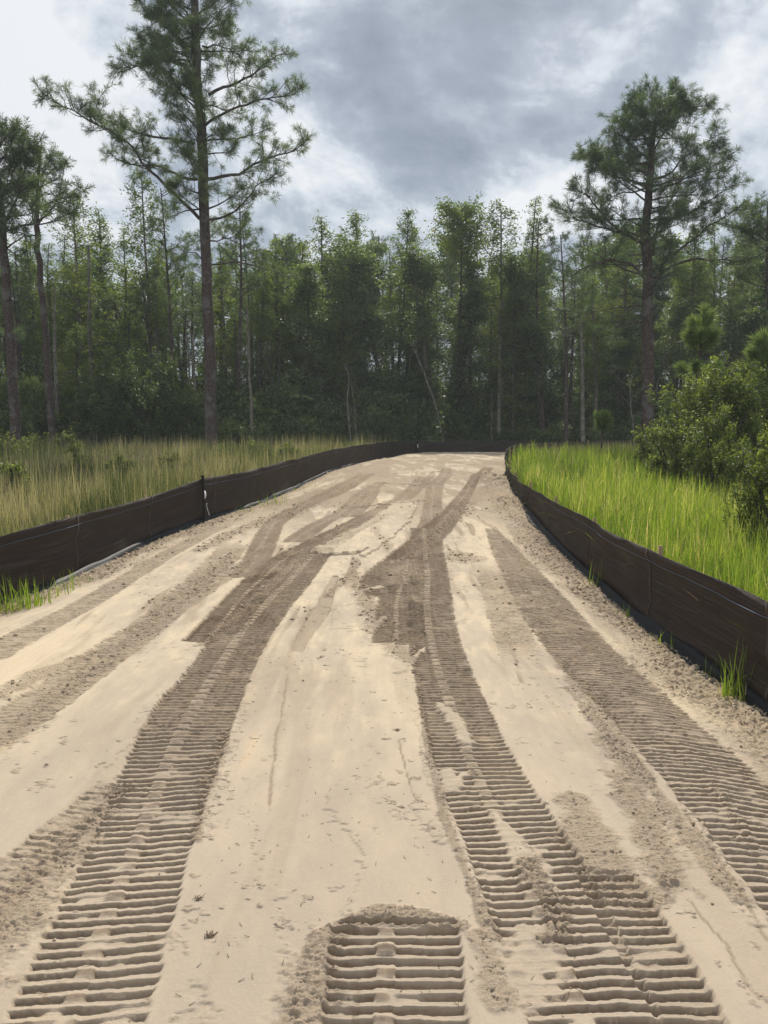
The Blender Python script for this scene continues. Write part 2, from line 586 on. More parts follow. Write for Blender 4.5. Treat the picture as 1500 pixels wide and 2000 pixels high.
# tracks pressed by rubber-tracked machines: rows are (photo row, left edge, right edge) surveyed onto the ground
TR = [
    dict(p=[(1000, 470, 505), (1040, 385, 425), (1075, 320, 365), (1105, 262, 310), (1150, 190, 245), (1200, 95, 165), (1240, 5, 88), (1290, -90, 10)], d=.006, wet_shade=.32, r=.9),
    dict(p=[(1060, 430, 490), (1110, 385, 455), (1160, 330, 412), (1200, 280, 358), (1250, 205, 305), (1300, 130, 235), (1350, 55, 175), (1400, -20, 110), (1450, -95, 40), (1500, -190, -40)], d=.008, wet_shade=.32, r=1.2, ef=.6),
    dict(p=[(1525, 205, 250), (1560, 150, 232), (1600, 90, 195), (1650, 30, 150), (1700, -30, 95), (1760, -110, 40), (1850, -230, -40)], d=.012, wet_shade=.1, r=1.2),
    dict(p=[(925, 700, 735), (940, 672, 712), (955, 640, 690), (963, 620, 675), (980, 588, 628), (1002, 540, 585), (1023, 512, 555), (1067, 484, 540), (1100, 470, 525), (1130, 440, 500)], d=.006, wet_shade=.75, r=.3),
    dict(p=[(940, 735, 760), (965, 690, 725), (985, 668, 708), (1000, 655, 690), (1015, 622, 656), (1035, 580, 630), (1060, 545, 600)], d=.006, wet_shade=.7, r=.4),
    dict(p=[(950, 722, 745), (970, 703, 737), (990, 683, 722), (1010, 660, 703)], d=.006, wet_shade=.75, r=.3),
    dict(p=[(976, 765, 810), (1006, 700, 755), (1030, 650, 712), (1054, 600, 668), (1093, 520, 590), (1153, 450, 530), (1210, 400, 490), (1259, 352, 462)], d=.011, wet_shade=.85, r=.2, lump=1, lc=.1),
    dict(p=[(930, 815, 850), (960, 785, 822), (985, 755, 795), (1010, 700, 765), (1040, 640, 705), (1084, 580, 645), (1127, 535, 618), (1179, 478, 575), (1240, 415, 530), (1300, 375, 498), (1400, 286, 460), (1500, 238, 425),
            (1600, 192, 390), (1700, 150, 362), (1800, 98, 335), (1900, 55, 312), (2000, 5, 285), (2100, -45, 258), (2300, -150, 200), (2700, -400, 80)], d=.014, wet_shade=.72, r=.4, lump=1),
    dict(p=[(1090, 926, 985), (1150, 938, 1010), (1250, 965, 1045), (1330, 990, 1075)], d=.005, wet_shade=.3, r=.9, ef=1.2),
    dict(p=[(915, 862, 882), (930, 855, 885), (945, 832, 866), (980, 827, 863), (1015, 820, 866), (1060, 800, 862)], d=.006, wet_shade=.7, r=.3),
    dict(p=[(912, 945, 965), (935, 918, 945), (965, 895, 925), (1000, 862, 905), (1030, 822, 890), (1060, 788, 858), (1090, 750, 828), (1127, 703, 800), (1150, 700, 792), (1166, 720, 792)], d=.012, wet_shade=.9, r=.35),
    dict(p=[(1090, 765, 840), (1146, 745, 828), (1200, 730, 828), (1235, 738, 830), (1258, 716, 830)], d=.011, wet_shade=.7, r=.2, lump=1, lc=.1),
    dict(p=[(1700, 1120, 1215), (1750, 1140, 1272), (1780, 1160, 1298), (1900, 1230, 1365), (2000, 1290, 1412), (2200, 1400, 1530)], d=.015, wet_shade=.15, r=.35),
    dict(p=[(1030, 800, 862), (1080, 802, 868), (1125, 800, 877), (1218, 793, 890), (1300, 803, 918), (1400, 823, 965), (1500, 850, 1015), (1565, 872, 1055), (1675, 915, 1130), (1740, 940, 1172), (1815, 962, 1210),
            (1900, 990, 1250), (2000, 1030, 1295), (2200, 1110, 1390), (2600, 1300, 1600)], d=.016, wet_shade=.72, r=.3, lump=1),
    dict(p=[(1030, 948, 972), (1060, 955, 1000), (1085, 963, 1025), (1125, 983, 1065), (1180, 1008, 1118), (1250, 1050, 1180), (1315, 1105, 1258), (1365, 1155, 1310), (1400, 1190, 1350), (1460, 1245, 1425), (1550, 1320, 1535),
            (1650, 1395, 1650), (1790, 1500, 1820), (2000, 1640, 2060)], d=.014, wet_shade=.55, r=.65),
    dict(p=[(1792, 650, 897), (1900, 638, 905), (2000, 625, 915), (2200, 605, 930), (2500, 570, 960)], d=.018, wet_shade=.12, r=.1, lump=1),
]
# crumbled sand: (photo polyline with half width in metres), amplitude, lift
CR = [
    ([(560, 2080, .10), (590, 1960, .09), (608, 1900, .07), (630, 1835, .05), (665, 1808, .04), (720, 1796, .05), (745, 1782, .05), (820, 1795, .035), (900, 1812, .03)], .013, .010),
    ([(930, 1830, .03), (950, 1870, .04), (975, 1950, .05)], .008, .003),
    ([(1095, 1290, .05), (1160, 1370, .09), (1200, 1450, .10), (1235, 1540, .10), (1270, 1640, .10), (1310, 1740, .08)], .010, .006),
    ([(1120, 1560, .08), (1150, 1640, .13), (1190, 1720, .14), (1240, 1745, .12)], .008, .002),
    ([(1290, 1725, .04), (1320, 1730, .03)], .012, .010),
    ([(440, 1430, .04), (405, 1540, .05), (380, 1640, .03)], .010, .003),
    ([(235, 1540, .10), (180, 1610, .10), (100, 1680, .12), (0, 1780, .16), (-100, 1880, .2)], .012, .004),
    ([(815, 1310, .015), (838, 1470, .02), (868, 1590, .025), (930, 1760, .018), (960, 1830, .03)], .010, .004),
    ([(1030, 1690, .05), (1080, 1770, .07), (1095, 1830, .06)], .018, .012),
    ([(640, 1165, .05), (690, 1120, .08), (760, 1250, .15), (800, 1290, .08)], .006, .004),
    ([(890, 1080, .2), (910, 1090, .25)], .008, .006),
    ([(1110, 1340, .03), (1240, 1500, .04), (1330, 1610, .04), (1440, 1760, .04)], .010, .006),
    ([(450, 1090, .15), (330, 1190, .12), (200, 1290, .12), (60, 1400, .12), (-60, 1490, .12)], .009, .004),
    ([(200, 1270, .07), (100, 1310, .09), (0, 1360, .1)], .010, .006),
    ([(700, 925, .5), (600, 985, .3), (480, 1030, .22), (390, 1075, .12)], .014, .004),
    ([(800, 900, .9), (930, 905, .8)], .016, 0),
    ([(750, 960, .5), (850, 970, .5)], .012, 0),
    ([(640, 950, .5), (560, 1010, .2)], .012, 0),
    ([(940, 960, .25), (880, 1020, .15), (800, 1080, .08)], .014, .004),
    ([(620, 1075, .05), (540, 1130, .06), (460, 1200, .06), (400, 1260, .05)], .010, .003),
]
# loose soft sand that buried the track marks again
ER = [
    ([(860, 1375, .04), (890, 1410, .07), (915, 1450, .05)], .008),
    ([(878, 1505, .05), (880, 1540, .05), (905, 1510, .03)], .007),
    ([(965, 1590, .03), (1000, 1635, .06), (1045, 1690, .075), (1070, 1730, .06)], .006),
    ([(1045, 1825, .10), (1035, 1880, .125), (1030, 1950, .10)], .006),
    ([(830, 1265, .02), (800, 1290, .05), (780, 1310, .05)], .008),
    ([(745, 1145, .05), (700, 1155, .05)], .006),
    ([(750, 1205, .04), (728, 1228, .04)], .006),
]


def to_world(pl):
    return [(*ground_pt(a[0], a[1]), *a[2:]) for a in pl]


def band(x, y, pl):
    """signed: 1 at the polyline, 0 at its half width"""
    best = np.full(x.shape, -9.0)
    if len(pl) == 1: pl = pl * 2
    for (x0, y0, w0), (x1, y1, w1) in zip(pl[:-1], pl[1:]):
        dx, dy = x1 - x0, y1 - y0
        L = dx * dx + dy * dy + 1e-9
        t = np.clip(((x - x0) * dx + (y - y0) * dy) / L, 0, 1)
        dd = np.hypot(x - x0 - t * dx, y - y0 - t * dy)
        best = np.maximum(best, 1 - dd / (w0 + (w1 - w0) * t))
    return best


def seq(*parts):
    a = []
    for lo, hi, st in parts:
        a.append(np.arange(lo, hi - 1e-6, st))
    a.append([parts[-1][1]])
    return np.concatenate(a)


def inside_poly(x, y, poly):
    ins = np.zeros(x.shape, bool)
    n = len(poly)
    for i in range(n):
        x0, y0 = poly[i]; x1, y1 = poly[(i + 1) % n]
        c = ((y0 > y) != (y1 > y))
        xs = (x1 - x0) * (y - y0) / ((y1 - y0) if y1 != y0 else 1e-9) + x0
        ins ^= c & (x < xs)
    return ins


PITCH_T = 0.0515
ROADZ = {}


def road_z(x, y):
    i = min(int(np.searchsorted(ROADZ['ys'], y)), len(ROADZ['ys']) - 1)
    j = min(int(np.searchsorted(ROADZ['xs'], x)), len(ROADZ['xs']) - 1)
    return float(ROADZ['Z'][i, j])



def build_road():
    ys = seq((-6, 0, .25), (0, 1.6, .04), (1.6, 4.2, .0037), (4.2, 9, .0064), (9, 14, .0103), (14, 20, .025), (20, 51, .07))
    xs = seq((-5, -4.6, .05), (-4.6, -1.6, .016), (-1.6, 1.6, .0085), (1.6, 2.8, .014), (2.8, 6, .05), (6, 17, .2))
    X, Y = np.meshgrid(xs, ys)
    Z = base(X, Y)
    wet_shade = np.zeros(X.shape); crumb = np.zeros(X.shape)
    H = np.zeros(X.shape)
    # gentle undulation of the graded surface
    H += (fbm(X * .9, Y * .45, 1) - .5) * .05 + (fbm(X * 4, Y * 1.3, 2) - .5) * .010 + (fbm(X * 14, Y * 8, 3) - .5) * .0035
    # scraped slabs: thin plates with broken lips
    pl = fbm(X * 1.3, Y * .55, 40, 3)
    H += .006 * sstep(.50, .505, pl + (fbm(X * 16, Y * 16, 9, 4, .65) - .5) * .09)
    far = sstep(10, 16, Y)
    warpx = (fbm(X * 5, Y * 5, 6) - .5)
    for k, tr in enumerate(TR):
        P = []
        for (py, l, r) in tr['p']:
            xc, yc = ground_pt((l + r) / 2, py)
            xl_, _ = ground_pt(l, py); xr_, _ = ground_pt(r, py)
            P.append((yc, xl_, xr_))
        P.sort()
        yy = np.array([p[0] for p in P]); L = np.array([p[1] for p in P]); R = np.array([p[2] for p in P])
        endn = (fbm(X[0] * 12, X[0] * 0 + k * 3, 30) - .5) * .10
        j0, j1 = np.searchsorted(ys, [yy[0] - .1, yy[-1] + .1])
        sl = slice(j0, j1)
        x, y = X[sl], Y[sl]
        l = np.interp(ys[sl], yy, L)[:, None]; r = np.interp(ys[sl], yy, R)[:, None]
        if k >= 0:
            l = (l + np.interp(ys[sl] - .3, yy, L)[:, None] + np.interp(ys[sl] + .3, yy, L)[:, None]) / 3
            r = (r + np.interp(ys[sl] - .3, yy, R)[:, None] + np.interp(ys[sl] + .3, yy, R)[:, None]) / 3
        hw = (r - l) / 2; c = (l + r) / 2
        rr = tr['r']
        t = (x - c) / hw
        en = (fbm(x * 22, y * 22, 50 + k) - .5) * (.16 + .35 * rr)
        slope = np.gradient(c[:, 0], ys[sl])[:, None]
        sf = .035 + .10 * sstep(5, 10, y) * vn(x * 3, y * 3, 160 + k)
        ins = sstep(1.0 + sf * .5, 1.0 - sf, np.abs(t) + en * .5)
        ef = tr.get('ef', .02)
        ins = ins * sstep(yy[0], yy[0] + ef, y + endn[None]) * sstep(yy[-1], yy[-1] - ef, y + endn[None])
        # loose dry sand has drifted over parts of the print
        ins = ins * (1 - .6 * sstep(5, 9, y) * sstep(.66, .72, fbm(x * 4.2, y * 2.6, 140 + k) + (vn(x * 25, y * 25, 4) - .5) * .08))
        s = y + (x - c) * slope / np.sqrt(1 + slope ** 2)
        s = s + warpx[sl] * .02 * rr + (vn(x * 9, y * 9, 70 + k) - .5) * (.006 + .03 * rr) + (vn(x * 2.2, y * 3, 90 + k) - .5) * .02
        # left and right lug rows sit half a link apart
        side = (t > 0)
        ph = s / PITCH_T + .06 * side
        idx = np.floor(ph)
        f = ph - idx
        w1 = .54
        g = sstep(0, .16, f) ** .7 * (1 - sstep(w1, w1 + .05, f))        # 1 = bottom of the lug print
        lip = np.exp(-((f - w1 - .12) / .07) ** 2)
        dep = tr['d'] * 1.2 * (1 - .6 * rr * fbm(x * 3.3, y * 3.3, 81 + k)) * (1 + .25 * (vn(idx * 3.1, t * 3, 14) - .5))
        brk = sstep(.30, .42, fbm(x * 5.5, idx * .8, 170 + k) + .10 * (1 - rr))
        dep = dep * (.35 + .65 * brk)
        bars = -dep * g + dep * .26 * lip * (vn(x * 7, idx * 2.1, 8) * .6 + .3)
        if tr.get('lump'):
            alt = (np.mod(idx, 2) < 1)
            cw = tr.get('lc', .17) + .05 * (vn(idx * 1.7, idx * .3, 12) - .5)
            tc_ = t + .12 + (vn(y * 1.3, y * 0, 19) - .5) * .12
            m = sstep(cw, cw * .72, np.abs(tc_))
            up = dep * (.1 + 1.0 * vn(idx * 2.3, x * 9, 13)) + dep * .5 * (fbm(x * 45, y * 45, 16) - .5)
            bars = bars * (1 - m * alt) + m * alt * up * (1 - np.abs(f - .45)) + m * (~alt) * dep * .25 * (fbm(x * 30, y * 30, 5) - .4)
        rn = (fbm(x * 36, y * 36, 21, 3) - .5) * .012 * (.15 + rr)
        fade = 1 - .8 * far[sl]
        body = -.006 + bars * fade + rn + (fbm(x * 70, y * 50, 22, 2) - .5) * .003
        H[sl] = H[sl] * (1 - ins) + (H[sl] * .5 + body) * ins
        # squeezed-out lip along the track edges
        edge = np.exp(-((np.abs(t) - 1.03) / .035) ** 2) * sstep(yy[0], yy[0] + .1, y) * sstep(yy[-1], yy[-1] - .1, y)
        H[sl] += edge * .007 * fbm(x * 25, y * 9, 60 + k) * (1 - far[sl] * .5)
        wv = tr['wet_shade'] * sstep(2.6, 5.5, y) if tr['wet_shade'] > .3 else tr['wet_shade'] * np.ones_like(y)
        wv = wv * (.75 + .5 * fbm(x * 2.2, y * 1.2, 15))
        if tr.get('lump'):
            wv = wv * (1 - .75 * m * alt * vn(idx * 1.9, x * 6, 27))
        elif tr['wet_shade'] > .3:
            wv = wv * (1 - .45 * np.exp(-((t + .1 + (vn(y * 2, y * 0, 23 + k) - .5) * .3) / .14) ** 2) * vn(x * 8, y * 20, 24))
        # shade of the bars painted as darker sand on groove floors and walls
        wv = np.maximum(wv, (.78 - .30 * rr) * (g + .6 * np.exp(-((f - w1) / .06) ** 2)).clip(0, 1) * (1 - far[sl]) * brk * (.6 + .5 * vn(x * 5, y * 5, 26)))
        insw = sstep(1.10, .86, np.abs(t) + en * 1.3) * np.minimum(1, ins + sstep(4, 8, y) * .6) * sstep(yy[0], yy[0] + max(ef, .06), y) * sstep(yy[-1], yy[-1] - max(ef, .06), y)
        insw = np.where(y < 5, ins, insw)
        wet_shade[sl] = wet_shade[sl] * (1 - insw) + np.maximum(wv, wet_shade[sl] * .5) * insw
        crumb[sl] = crumb[sl] * (1 - ins) + (rr * .45) * ins
    for pl, am in ER:
        p = to_world(pl)
        b = band(X, Y, p) + (fbm(X * 13, Y * 13, 33, 4, .6) - .5) * 1.7
        m = sstep(-.1, .5, b)
        H = H * (1 - m * .92) + m * (am * .5 * sstep(0, .8, b) + (fbm(X * 20, Y * 20, 34) - .5) * .013)
        wet_shade *= (1 - m * .9); crumb = np.maximum(crumb * (1 - m), m * .35 * fbm(X * 9, Y * 9, 38))
    for pl, am, lift in CR:
        p = to_world(pl)
        b = band(X, Y, p) + (fbm(X * 12, Y * 9, 35, 4, .62) - .5) * 2.0
        m = sstep(-.35, .55, b)
        n = np.abs(fbm(X * 48, Y * 48, 36, 3) - .5) * 2
        n2 = fbm(X * 95, Y * 95, 37, 2)
        H += m * (lift + (n - .3) * am * 1.6 + (n2 - .5) * am * .9)
        crumb = np.maximum(crumb, m)
    # ploughed verge beside both fences
    el = X - FL(Y); er = FR(Y) - X
    vl = sstep(.75, .3, el + (fbm(X * 3, Y * 2, 41) - .5) * .5)
    vr = sstep(.85, .3, er + (fbm(X * 2, Y * 1.6, 42) - .5) * .5)
    v = np.maximum(vl, vr) * sstep(36, 34, Y)
    cl_ = np.abs(fbm(X * 19, Y * 19, 43, 4, .62) - .5) * 2
    H += v * (cl_ - .22) * .06 + v * (fbm(X * 60, Y * 60, 44, 2) - .5) * .018
    H += np.exp(-((el - .38) / .2) ** 2) * .07 * fbm(X * 2, Y * 1.2, 45) * sstep(9, 11, Y)
    crumb = np.maximum(crumb, v)
    # old half-erased passes towards the crest
    for sd_, dirx in ((201, .10), (202, -.16)):
        o_ = fbm((X - dirx * Y) * 2.1, Y * .33, sd_, 3)
        mm = sstep(.53, .56, o_) * sstep(10, 17, Y) * sstep(.1, .6, el) * sstep(.1, .6, er)
        wet_shade = np.maximum(wet_shade, mm * .42); H -= mm * .008
        crumb = np.maximum(crumb, mm * .4)
    # smeared, dragged sand along the direction of travel
    stk = fbm(X * 6.5 + (fbm(X, Y * .6, 207) - .5) * 2, Y * .55, 208, 4)
    zone_ = sstep(4, 8, Y) * (.35 + .65 * sstep(.45, .6, fbm(X * .9, Y * .35, 209))) + .22
    mm = sstep(.54, .68, stk) * zone_
    wet_shade = np.maximum(wet_shade, mm * .34); crumb = np.maximum(crumb, mm * .5)
    H += mm * (fbm(X * 30, Y * 12, 210) - .5) * .012
    sp_ = sstep(.70, .76, fbm(X * 19 + Y * 3, Y * 14, 211, 4, .6)) * sstep(.42, .6, fbm(X * 2, Y * 1.2, 212))
    H += sp_ * (fbm(X * 60, Y * 60, 213) - .35) * .012; crumb = np.maximum(crumb, sp_ * .6)
    bb = sstep(.55, .6, fbm(X * 1.4, Y * 1.9, 205, 4)) * sstep(14, 22, Y)
    H += bb * (fbm(X * 6, Y * 6, 206) - .4) * .05; wet_shade = np.maximum(wet_shade, bb * .25)
    # thin tread faintly printed between the fence verge and the bright strip
    # heap of spoil against the right fence near the bend, with a shallow scrape in front
    for (hx, hy, rx, ry, hh) in ((2.72, 18.6, .42, 1.7, .26), (2.45, 15.2, .32, .7, .16), (2.62, 20.6, .4, 1.0, .16)):
        g = np.exp(-(((X - hx) / rx) ** 2 + ((Y - hy) / ry) ** 2))
        H += g * hh * (.75 + .6 * (fbm(X * 5, Y * 5, 47) - .3)) + g * (fbm(X * 22, Y * 22, 48) - .5) * .08
        crumb = np.maximum(crumb, sstep(.25, .6, g))
        wet_shade = np.maximum(wet_shade, sstep(.3, .7, g) * .25)
    g = np.exp(-(((X - 2.1) / .35) ** 2 + ((Y - 13.2) / 1.4) ** 2))
    H -= g * .05; crumb *= (1 - .8 * g)
    # step of the scraped slab across the middle of the road
    poly = [ground_pt(*q) for q in [(604, 1079), (640, 1084), (700, 1079), (712, 1090), (760, 1055), (800, 1020), (818, 975), (775, 980), (740, 1005), (690, 1035)]]
    wx = X + (fbm(X * 8, Y * 8, 51) - .5) * .12; wy = Y + (fbm(X * 8, Y * 8, 52) - .5) * .35
    ip = inside_poly(wx, wy, poly)
    H[ip] += .028 + (fbm(X[ip] * 6, Y[ip] * 3, 53) - .5) * .02
    wet_shade[ip] *= .1
    for q in ([(700, 990), (822, 978)], [(745, 945), (862, 945)], [(715, 1078), (640, 1083)], [(770, 925), (860, 922)]):
        p = [(*ground_pt(*a), .09) for a in q]
        b = band(X + (fbm(X * 4, Y * 4, 54) - .5) * .2, Y + (fbm(X * 5, Y * 2, 55) - .5) * .8, p)
        m = sstep(0, .5, b)
        H += m * .03 * fbm(X * 12, Y * 12, 56); crumb = np.maximum(crumb, m)
    # dried slurry run
    p = to_world([(655, 1128, .04), (640, 1165, .07), (625, 1200, .10), (598, 1235, .08), (580, 1270, .05)])
    b = band(X, Y, p) + (fbm(X * 7, Y * 5, 57) - .5) * .5
    m = sstep(0, .12, b)
    H += m * (-.012 + (fbm(X * 40, Y * 14, 58) - .5) * .008) + np.exp(-((b) / .1) ** 2) * .006
    wet_shade = np.maximum(wet_shade, m * .38)
    for q, wd_, dp in (([(562, 1300), (548, 1400), (535, 1480), (522, 1590)], .010, .006), ([(780, 1440), (790, 1500), (815, 1560), (840, 1570)], .006, .004),
                      ([(1290, 1500), (1370, 1640), (1440, 1740), (1500, 1840)], .01, .004),
                      ([(1340, 1760), (1420, 1850), (1480, 1960)], .006, .003), ([(700, 1900), (690, 1990)], .01, .002), ([(985, 1180), (1000, 1260), (1020, 1330)], .02, .005)):
        p = [(*ground_pt(*a), wd_) for a in q]
        b = band(X + (fbm(X * 9, Y * 5, 63) - .5) * .03, Y, p)
        m = sstep(0, .5, b) * sstep(.3, .5, fbm(X * 30, Y * 10, 64) + .1)
        H -= m * dp; wet_shade = np.maximum(wet_shade, m * .3); crumb = np.maximum(crumb, m * .6)
    # lifted crust flakes along the track edges
    for q in ([(462, 1420), (440, 1500), (425, 1560), (412, 1610)], [(480, 1370), (468, 1410)], [(822, 1400), (838, 1500), (862, 1560)], [(815, 1570), (845, 1620), (858, 1645)],
              [(1400, 1540), (1440, 1600), (1480, 1660)], [(1350, 1590), (1400, 1690), (1470, 1800)], [(930, 1690), (945, 1760), (960, 1810)]):
        p = [(*ground_pt(*a), .035) for a in q]
        b = band(X + (fbm(X * 16, Y * 16, 65) - .5) * .06, Y + (fbm(X * 16, Y * 16, 66) - .5) * .06, p)
        fl_ = np.abs(fbm(X * 24, Y * 20, 67, 3) - .5)
        m = sstep(0, .3, b)
        H += m * (.007 * sstep(.02, .05, fl_) - .006 * (1 - sstep(0, .02, fl_)))
    # cracked crust next to the tracks
    cr = np.abs(fbm(X * 7, Y * 4, 61, 4) - .5)
    zone = sstep(.05, .6, fbm(X * 2.2, Y * 1.3, 62) - .38)
    Z = Z + H
    ROADZ['xs'], ROADZ['ys'], ROADZ['Z'] = xs, ys, Z
    road = [(p[0] + .0, p[1]) for p in LEFT] + [(p[0], p[1]) for p in reversed(RIGHT)]
    cx = (X[:-1, :-1] + X[1:, 1:]) / 2; cy = (Y[:-1, :-1] + Y[1:, 1:]) / 2
    keep = inside_poly(cx, cy, road)
    ny, nx = X.shape
    idx = np.arange(ny * nx).reshape(ny, nx)
    q = np.stack([idx[:-1, :-1][keep], idx[:-1, 1:][keep], idx[1:, 1:][keep], idx[1:, :-1][keep]], 1)
    used = np.zeros(ny * nx, bool); used[q.ravel()] = True
    rm = np.cumsum(used) - 1
    V = np.stack([X.ravel(), Y.ravel(), Z.ravel()], 1)[used]
    o = link_mesh("road", V, [rm[q]], M_SAND, None, True, dict(wet_shade=wet_shade.ravel()[used], crumb=crumb.ravel()[used]))
    tag(o, None, None, None, 'structure')
    # loose clods on the crumbled places
    pc = (crumb.ravel() ** 2)[used]
    area = np.gradient(xs)[None, :] * np.gradient(ys)[:, None]
    pc = pc * area.ravel()[used] * np.where(V[:, 1] < 16, 1, 0) * np.where(V[:, 1] > 1.2, 1, 0) / np.maximum(V[:, 1], 2) ** .7
    pc /= pc.sum()
    ii = RNG.choice(len(V), 22000, p=pc)
    ico = np.array([(0, 0, 1), (.89, 0, .45), (.28, .85, .45), (-.72, .53, .45), (-.72, -.53, .45), (.28, -.85, .45),
                    (.72, .53, -.45), (-.28, .85, -.45), (-.89, 0, -.45), (-.28, -.85, -.45), (.72, -.53, -.45), (0, 0, -1)])
    icf = np.array([(0, 1, 2), (0, 2, 3), (0, 3, 4), (0, 4, 5), (0, 5, 1), (1, 6, 2), (2, 7, 3), (3, 8, 4), (4, 9, 5), (5, 10, 1),
                    (2, 6, 7), (3, 7, 8), (4, 8, 9), (5, 9, 10), (1, 10, 6), (11, 7, 6), (11, 8, 7), (11, 9, 8), (11, 10, 9), (11, 6, 10)])
    n = len(ii)
    sz = .0018 + .009 * RNG.random(n) ** 9
    sz *= np.clip(V[ii, 1] / 4, .8, 2.2)
    P = V[ii] + np.c_[RNG.normal(0, .006, (n, 2)), sz * .3]
    vv = P[:, None, :] + ico[None] * sz[:, None, None] * RNG.uniform(.6, 1.35, (n, 12, 1)) * np.array([1.1, 1.0, .75])
    ff = (icf[None] + (np.arange(n) * 12)[:, None, None]).reshape(-1, 3)
    c = link_mesh("sand_clods", vv.reshape(-1, 3), [ff], M_SAND, None, True, dict(wet_shade=np.repeat(RNG.uniform(0, .15, n), 12), crumb=np.full(n * 12, .6)))
    tag(c, "loose crumbs and clods of sand scattered over the churned parts of the road", "sand", None, "stuff")
    return


build_road()


def build_terrain():
    ys = seq((-300, -20, 20), (-20, 0, 1), (0, 56, .25), (56, 120, 4), (120, 900, 60))
    xs = seq((-900, -100, 50), (-100, -30, 5), (-30, 24, .25), (24, 100, 5), (100, 900, 50))
    X, Y = np.meshgrid(xs, ys)
    Z = base(X, Y) + (fbm(X * .6, Y * .6, 71) - .5) * .08
    road = [(p[0], p[1]) for p in LEFT] + [(p[0], p[1]) for p in reversed(RIGHT)]
    el = np.minimum(X - FL(Y), FR(Y) - X)
    ins = inside_poly(X, Y, road)
    Z = np.where(ins, Z - .30, Z - .02)
    ny, nx = X.shape
    idx = np.arange(ny * nx).reshape(ny, nx)
    q = np.stack([idx[:-1, :-1].ravel(), idx[:-1, 1:].ravel(), idx[1:, 1:].ravel(), idx[1:, :-1].ravel()], 1)
    o = link_mesh("ground", np.stack([X.ravel(), Y.ravel(), Z.ravel()], 1), [q], M_SOIL, None, True)
    tag(o, None, None, None, 'structure')


build_terrain()

# ------------------------------------------------------------------ silt fences


def resample(path, tops, n_sub):
    P, T = [], []
    for i in range(len(path) - 1):
        (x0, y0), (x1, y1) = path[i], path[i + 1]
        L = math.hypot(x1 - x0, y1 - y0)
        k = max(2, int(L / n_sub))
        for j in range(k):
            u = j / k
            P.append((x0 + (x1 - x0) * u, y0 + (y1 - y0) * u)); T.append(tops[i] + (tops[i + 1] - tops[i]) * u)
    P.append(path[-1]); T.append(tops[-1])
    P = np.array(P); T = np.array(T)
    for _ in range(3):
        P[1:-1] = P[1:-1] * .5 + (P[:-2] + P[2:]) * .25
    return P, T


def bottom_z(x, y, right):
    return smi(y, Y_F, Z_F) if right else smi(y, Y_L, Z_L)


